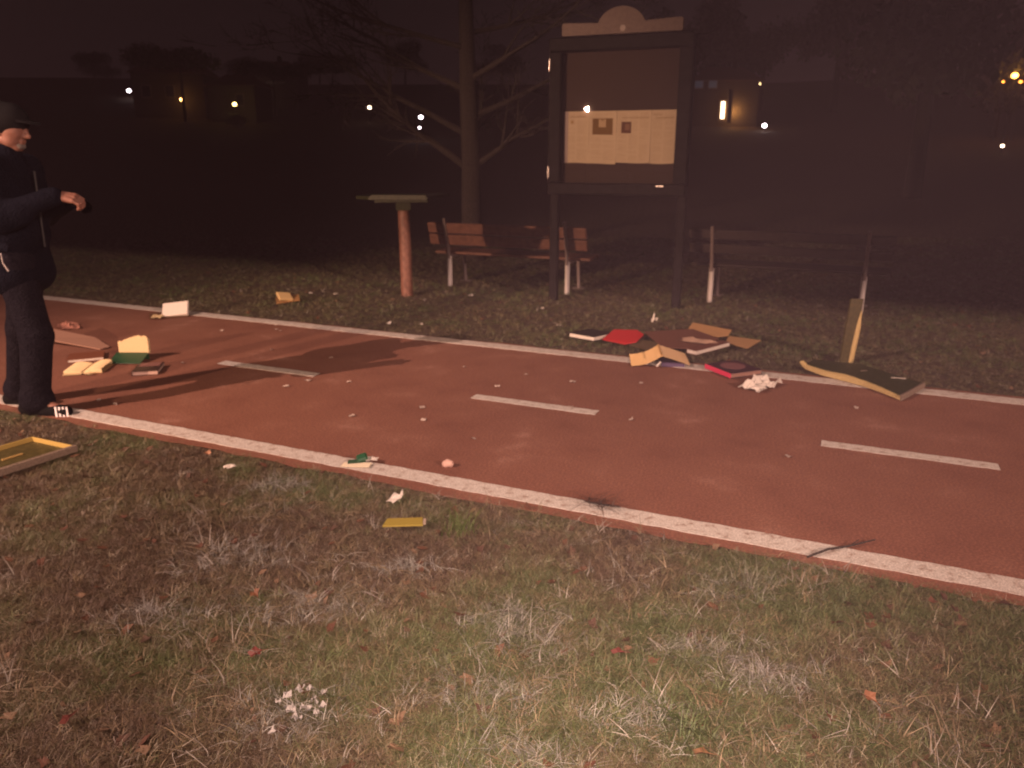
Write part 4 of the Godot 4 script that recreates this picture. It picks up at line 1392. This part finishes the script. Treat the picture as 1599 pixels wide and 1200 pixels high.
func litter_right() -> void:
	# black book, red cover
	var dirx := Vector3(0.205, 0, 0.22)
	closed_book("black_book", "black hardback with a white page edge on the grass, left end of the pile", Vector3(0.668, 0.035, -6.28), -0.80 + PI / 2.0 + PI, 0.27, 0.27, 0.034, mat(0.012, 0.009, 0.009, 0.5), M.white_paper, Vector3(0.03, 0, 0.02))
	board("red_cover", "torn bright red book cover lying beside the black book", "book cover", [Vector3(0.735, 0.05, -6.11), Vector3(0.90, 0.04, -5.98), Vector3(1.0, 0.055, -6.0), Vector3(1.09, 0.07, -6.2), Vector3(1.05, 0.085, -6.3), Vector3(0.86, 0.08, -6.34)], 0.004, mat(0.42, 0.018, 0.022, 0.5))
	board("olive_sheet", "dull olive sheet lying between the red cover and the tan book", "board", [Vector3(0.93, 0.035, -5.96), Vector3(1.15, 0.03, -5.72), Vector3(1.3, 0.04, -5.95), Vector3(1.05, 0.045, -6.12)], 0.004, mat(0.075, 0.05, 0.02))
	# open album lying face down like a small roof
	var o := thing("tented_book", "large tan book lying open face down like a roof across the far white line", "book", Vector3(1.09, PY, -5.44), -0.10)
	var prof := [Vector2(-0.215, 0.012), Vector2(-0.16, 0.018), Vector2(-0.1, 0.034), Vector2(-0.045, 0.062), Vector2(0.0, 0.092), Vector2(0.07, 0.072), Vector2(0.14, 0.05), Vector2(0.205, 0.028)]
	for half in [[0, 4, "left_cover", mat(0.50, 0.33, 0.14, 0.7)], [4, 7, "right_cover", mat(0.34, 0.23, 0.12, 0.7)]]:  # lighter left and darker right cover: lamplight from the left put into the colours
		var st := st_new()
		st.set_smooth_group(1)
		for k in range(half[0], half[1]):
			var a: Vector2 = prof[k]
			var b: Vector2 = prof[k + 1]
			for y in [0.0, -0.005]:
				quad(st, Vector3(a.x, a.y + y, 0.06), Vector3(b.x, b.y + y, 0.06), Vector3(b.x, b.y + y, -0.27), Vector3(a.x, a.y + y, -0.27))
			for z in [0.06, -0.27]:
				quad(st, Vector3(a.x, a.y, z), Vector3(a.x, a.y - 0.005, z), Vector3(b.x, b.y - 0.005, z), Vector3(b.x, b.y, z))
		obj(half[2], done(st), half[3], o)
	obj("spine", tube([Vector3(0, 0.09, 0.061), Vector3(0, 0.09, -0.271)], [0.007, 0.007], 8), mat(0.5, 0.3, 0.11, 0.7), o)
	obj("pages", slab([Vector3(0.005, 0.002, 0.035), Vector3(0.17, 0.002, 0.035), Vector3(0.17, 0.002, -0.25), Vector3(0.005, 0.002, -0.25)], 0.026), mat(0.09, 0.06, 0.13, 0.6), o)
	obj("page_corner", box(Vector3(0.012, 0.045, 0.02), Vector3(-0.02, 0.028, 0.062), 0.002, Vector3(0, 0, -0.7)), M.white_paper, o)
	# the brown board with a torn printed patch, two cardboard flaps, a long pale page edge
	board("brown_board", "dark reddish brown board lying on the grass behind the tan book", "board", [Vector3(1.19, 0.04, -5.86), Vector3(1.42, 0.05, -5.80), Vector3(1.70, 0.05, -6.13), Vector3(1.55, 0.06, -6.45), Vector3(1.12, 0.05, -6.38)], 0.005, mat(0.13, 0.055, 0.036, 0.6))
	place_scrap("torn_page", "torn pinkish printed page on the brown board", "paper scrap", Vector3(1.50, 0.062, -5.98), 0.30, 0.14, 0.012, 5, 43, mat(0.42, 0.28, 0.2))
	board("cardboard_flap", "upper tan cardboard flap leaning back on the grass behind the pile", "cardboard", [Vector3(1.53, 0.05, -6.52), Vector3(1.60, 0.07, -6.66), Vector3(1.86, 0.07, -6.36), Vector3(1.80, 0.05, -6.24), Vector3(1.70, 0.045, -6.22)], 0.005, mat(0.38, 0.22, 0.09))
	board("cardboard_flap", "lower tan cardboard flap at the right end of the pile", "cardboard", [Vector3(1.72, 0.045, -6.02), Vector3(1.80, 0.05, -6.22), Vector3(2.02, 0.05, -6.07), Vector3(1.84, 0.04, -5.84)], 0.005, mat(0.34, 0.20, 0.085))
	closed_book("white_edged_book", "narrow book seen by its long white page edge in front of the tan flaps", Vector3(1.535, 0.04, -5.815), -0.863, 0.09, 0.44, 0.034, mat(0.12, 0.045, 0.03, 0.6), M.white_paper, Vector3.ZERO)
	# dark purple book with a pink spine and a pale medallion
	o = closed_book("purple_book", "dark purple hardback with a hot pink spine and a pale oval on its cover", Vector3(1.575, 0.02, -5.265), -1.17 + PI / 2.0, 0.27, 0.29, 0.034, mat(0.035, 0.012, 0.022, 0.45), mat(0.3, 0.17, 0.13), Vector3(0, 0, 0.0), mat(0.62, 0.035, 0.10, 0.5))
	var disc := CylinderMesh.new()
	disc.top_radius = 0.085
	disc.bottom_radius = 0.086
	disc.height = 0.002
	obj("cover_medallion", disc, mat(0.16, 0.07, 0.075, 0.6), o, Vector3(0.01, 0.035, -0.02))
	place_scrap("crumpled_paper", "crumpled white paper in front of the purple book", "crumpled paper", Vector3(1.655, PY, -4.90), 0.28, 0.16, 0.05, 7, 3, M.white_paper)
	place_scrap("paper_scrap", "white folded paper scrap on the grass above the pile of books", "paper scrap", Vector3(1.289, 0.04, -6.83), 0.055, 0.05, 0.06, 3, 52, M.white_paper)
	# broken boards of the book box
	o = thing("standing_plank", "narrow olive plank with a cream split edge standing upright in the grass", "plank", Vector3(2.51, 0, -5.585), 0.25)
	o.rotation.z = -0.06
	obj("plank_face", box(Vector3(0.105, 0.515, 0.02), Vector3(0, 0.225, 0), 0.002), M.olive, o)
	obj("split_edge", tube([Vector3(0.036, 0.0, 0.006), Vector3(0.040, 0.14, 0.008), Vector3(0.047, 0.28, 0.008), Vector3(0.052, 0.40, 0.004)], [0.021, 0.022, 0.019, 0.006], 7), M.raw_wood, o)
	o = thing("green_board", "large dark green panel with a splintered yellow wood edge lying on the path's far edge", "panel", Vector3(2.42, 0, -5.0))
	var top := [Vector3(-0.32, 0.055, -0.29), Vector3(-0.24, 0.048, -0.16), Vector3(-0.06, 0.04, 0.10), Vector3(0.03, 0.034, 0.385), Vector3(0.30, 0.034, 0.13), Vector3(0.10, 0.04, -0.33), Vector3(-0.2, 0.045, -0.45)]
	obj("panel_face", slab(top, 0.012), M.green_wood, o)
	var es := st_new()
	var ed := [Vector3(-0.345, 0.075, -0.32), Vector3(-0.325, 0.05, -0.27), Vector3(-0.25, 0.04, -0.148), Vector3(-0.16, 0.043, -0.03), Vector3(-0.065, 0.036, 0.112), Vector3(-0.02, 0.036, 0.25), Vector3(0.03, 0.03, 0.4)]
	var wd := [0.008, 0.012, 0.016, 0.020, 0.016, 0.013, 0.010]
	es.set_smooth_group(-1)
	for k in 6:
		var a: Vector3 = ed[k]
		var b: Vector3 = ed[k + 1]
		var n := (b - a).cross(Vector3.UP).normalized() * -0.014
		var ua := Vector3(0, wd[k], 0)
		var ub := Vector3(0, wd[k + 1], 0)
		quad(es, a + n - ua, b + n - ub, b + n + ub, a + n + ua)
		quad(es, a + n + ua, b + n + ub, b - n + ub * 0.6, a - n + ua * 0.6)
		quad(es, a - n - ua, a - n + ua * 0.6, b - n + ub * 0.6, b - n - ub)
		quad(es, a + n - ua, a - n - ua, b - n - ub, b + n - ub)
	obj("splintered_edge", done(es), M.raw_wood, o)
	obj("side_edge", box(Vector3(0.40, 0.04, 0.016), Vector3(0.165, 0.034, 0.268), 0.003, Vector3(0, 0.766, 0)), M.grey_wood, o)
	obj("pale_sliver", box(Vector3(0.09, 0.004, 0.006), Vector3(0.19, 0.052, 0.02), 0.001, Vector3(0, -0.5, 0.05)), M.white_paper, o)  # pale glint on the panel, put in as a thin white strip
	obj("pale_sliver", box(Vector3(0.045, 0.004, 0.006), Vector3(0.03, 0.056, -0.15), 0.001, Vector3(0, -0.2, 0.05)), M.grey_wood, o)

func litter_near() -> void:
	# tray-like door of the book box at the left edge of the lawn
	var o := thing("rimmed_board", "olive board with thin yellow rim and grey wooden edge on the left lawn", "panel", Vector3(-2.26, 0.03, -3.70), 0.0)
	var dx := Vector3(-0.29, 0.0, -0.13)     # along the back edge, to the left corner
	var dz := Vector3(-0.33, 0.0, 0.54)       # along the grey edge, towards the camera
	obj("panel_face", slab([Vector3.ZERO, dx, dx + dz, dz], 0.008), M.olive, o)
	var yaw_x := atan2(-dx.z, dx.x)
	var yaw_z := atan2(-dz.z, dz.x)
	obj("yellow_rim", box(Vector3(dx.length(), 0.028, 0.009), dx * 0.5 + Vector3(0, 0.018, 0), 0.002, Vector3(0, yaw_x, 0)), M.yellow_trim, o)
	obj("yellow_rim", box(Vector3(dz.length(), 0.028, 0.009), dx + dz * 0.5 + Vector3(0, 0.018, 0), 0.002, Vector3(0, yaw_z, 0)), M.yellow_trim, o)
	obj("grey_edge", box(Vector3(dz.length() + 0.03, 0.036, 0.024), dz * 0.5 + Vector3(0, 0.014, 0), 0.003, Vector3(0, yaw_z, 0)), M.grey_wood, o)
	obj("latch", box(Vector3(0.10, 0.008, 0.014), dx * 0.5 + dz * 0.32 + Vector3(0, 0.013, 0), 0.002, Vector3(0, yaw_z, 0)), mat(0.3, 0.2, 0.06), o)
	# green and white crushed carton on the near line
	o = thing("crushed_carton", "crushed white carton with a dark green side on the near white line", "carton", Vector3(-0.765, 0.018, -3.56), -0.12)
	obj("white_flap", box(Vector3(0.145, 0.003, 0.055), Vector3(-0.005, 0.006, 0.025), 0.001, Vector3(0.0, 0, 0.03)), mat(0.75, 0.68, 0.5), o)
	obj("green_side", box(Vector3(0.055, 0.035, 0.045), Vector3(0.012, 0.024, -0.02), 0.008, Vector3(0.5, 0.5, 0.3)), mat(0.012, 0.07, 0.03, 0.35), o)
	obj("green_side", box(Vector3(0.07, 0.004, 0.03), Vector3(-0.02, 0.013, 0.0), 0.001, Vector3(0.3, 0.2, 0.1)), mat(0.02, 0.06, 0.03, 0.4), o)
	obj("white_flap", scrap_mesh(0.075, 0.05, 0.012, 3, 61), M.white_paper, o, Vector3(0.055, 0.012, -0.03))
	# pale stone on the path
	var stn := obj("stone", body_mesh([[Vector3(-0.012, 0.012, 0), Vector3(0.012, 0.014, 0.004), 0.017, 0.018], [Vector3(0.0, 0.022, -0.004), Vector3(0.006, 0.02, 0.006), 0.013, 0.012], [Vector3(-0.01, 0.01, 0.012), Vector3(-0.004, 0.02, -0.01), 0.012, 0.01]], 0.006, 0.004), mat(0.5, 0.32, 0.26, 0.9), null, Vector3(-0.32, PY, -3.545))
	tag(stn, "pale pink stone on the red path right of the crushed carton", "stone")
	place_scrap("paper_scrap", "torn white paper scrap in the grass just above the yellow strip", "paper scrap", Vector3(-0.515, 0.035, -3.12), 0.10, 0.045, 0.012, 4, 71, M.white_paper)
	o = thing("yellow_strip", "yellow painted wood strip lying in the grass beside the bright green tuft", "wood strip", Vector3(-0.447, 0.04, -2.875), 0.05)
	obj("strip_face", slab([Vector3(-0.083, 0, 0.032), Vector3(-0.07, 0, -0.03), Vector3(0.076, 0, -0.034), Vector3(0.08, 0, 0.03)], 0.008), mat(0.28, 0.22, 0.035, 0.6), o)
	obj("broken_end", box(Vector3(0.012, 0.007, 0.05), Vector3(0.086, 0.004, -0.002), 0.002), mat(0.35, 0.28, 0.22), o)
	# twig over the line, leaf debris on it
	o = thing("twig", "thin dark twig lying across the near white line", "twig", Vector3(1.28, 0.024, -2.70))
	obj("stem", tube([Vector3(-0.15, 0.0, 0.075), Vector3(-0.05, 0.004, 0.022), Vector3(0.05, 0.0, -0.012), Vector3(0.17, 0.002, -0.06)], [0.0045, 0.005, 0.004, 0.0025], 8), M.bark, o)
	obj("side_shoot", tube([Vector3(0.05, 0.0, -0.012), Vector3(0.10, 0.008, -0.05)], [0.0025, 0.0015], 6), M.bark, o)
	o = thing("dead_plant", "small dark dead plant lying across the near white line", "dead plant", Vector3(0.385, 0.018, -3.09))
	var tm := tuft_mesh(40, 0.09, 0.06, 0.003, 1.9, 402)
	var dm: StandardMaterial3D = M.blade.duplicate()
	dm.albedo_color = lin(0.06, 0.03, 0.018)
	obj("withered_blades", tm, dm, o).set_meta("kind", "stuff")
	obj("stem", tube([Vector3(-0.06, 0.01, -0.02), Vector3(0, 0.012, 0.01), Vector3(0.09, 0.006, 0.03)], [0.004, 0.004, 0.002], 6), M.bark, o)
	# white flakes in the grass at the bottom
	var fl := [[-0.646, -1.782], [-0.63, -1.812], [-0.563, -1.757], [-0.52, -1.765], [-0.579, -1.721], [-0.573, -1.834], [-0.528, -1.821], [-0.53, -1.733], [-0.60, -1.835], [-0.545, -1.79], [-0.632, -1.668], [-0.605, -1.752]]
	var fm := mat(0.34, 0.325, 0.31, 0.7)
	for k in fl.size():
		place_scrap("white_flake", "small white flake in the cluster of white bits at the bottom of the lawn", "paper flake", Vector3(fl[k][0], 0.045, fl[k][1]), 0.014 + 0.018 * fmod(k * 0.43, 1.0), 0.012 + 0.014 * fmod(k * 0.71, 1.0), 0.014, 3, 80 + k, fm, "cluster of white flakes in the grass")
	# tiny scraps on the path and on the grass
	var s1 := [[-2.143, -6.815], [-2.034, -6.58], [-2.085, -6.64], [-1.378, -5.661], [-1.11, -5.014], [1.413, -3.663], [0.693, -4.232], [-0.514, -4.232], [-1.401, -5.045], [-1.508, -4.909], [-2.462, -4.529], [-2.6, -4.60], [-2.448, -5.512], [0.416, -5.014], [0.874, -4.984], [-0.347, -5.388], [-0.547, -4.466], [-0.207, -3.919], [0.355, -4.466], [-2.55, -6.6], [-1.9, -5.9], [-0.95, -4.3], [0.1, -5.2], [-0.1, -4.9], [2.1, -4.45]]
	for k in s1.size():
		place_scrap("paper_scrap", "tiny pale scrap of torn paper lying on the red path", "paper scrap", Vector3(s1[k][0], PY, s1[k][1]), 0.022 + 0.016 * fmod(k * 0.37, 1.0), 0.02 + 0.012 * fmod(k * 0.61, 1.0), 0.009, 2, 110 + k, M.dull_paper, "tiny paper scraps on the red path")
	var s2 := [[-1.919, -8.306], [-1.112, -6.80], [-2.2, -8.35], [-1.376, -3.473], [-0.81, -6.75], [-0.45, -8.2], [0.3, -7.5]]
	var l2 := ["pale scrap on the grass right of the tan torn book", "white crumpled scrap just beyond the far white line", "paler scrap on the grass above the tan torn book", "small white scrap in the grass by the near white line", "small scrap in the grass beyond the far line's middle", "scrap in the grass in front of the left bench", "scrap in the grass by the noticeboard's left post"]
	for k in s2.size():
		place_scrap("paper_scrap", l2[k], "paper scrap", Vector3(s2[k][0], 0.035, s2[k][1]), 0.05, 0.035, 0.015, 3, 150 + k, M.white_paper)
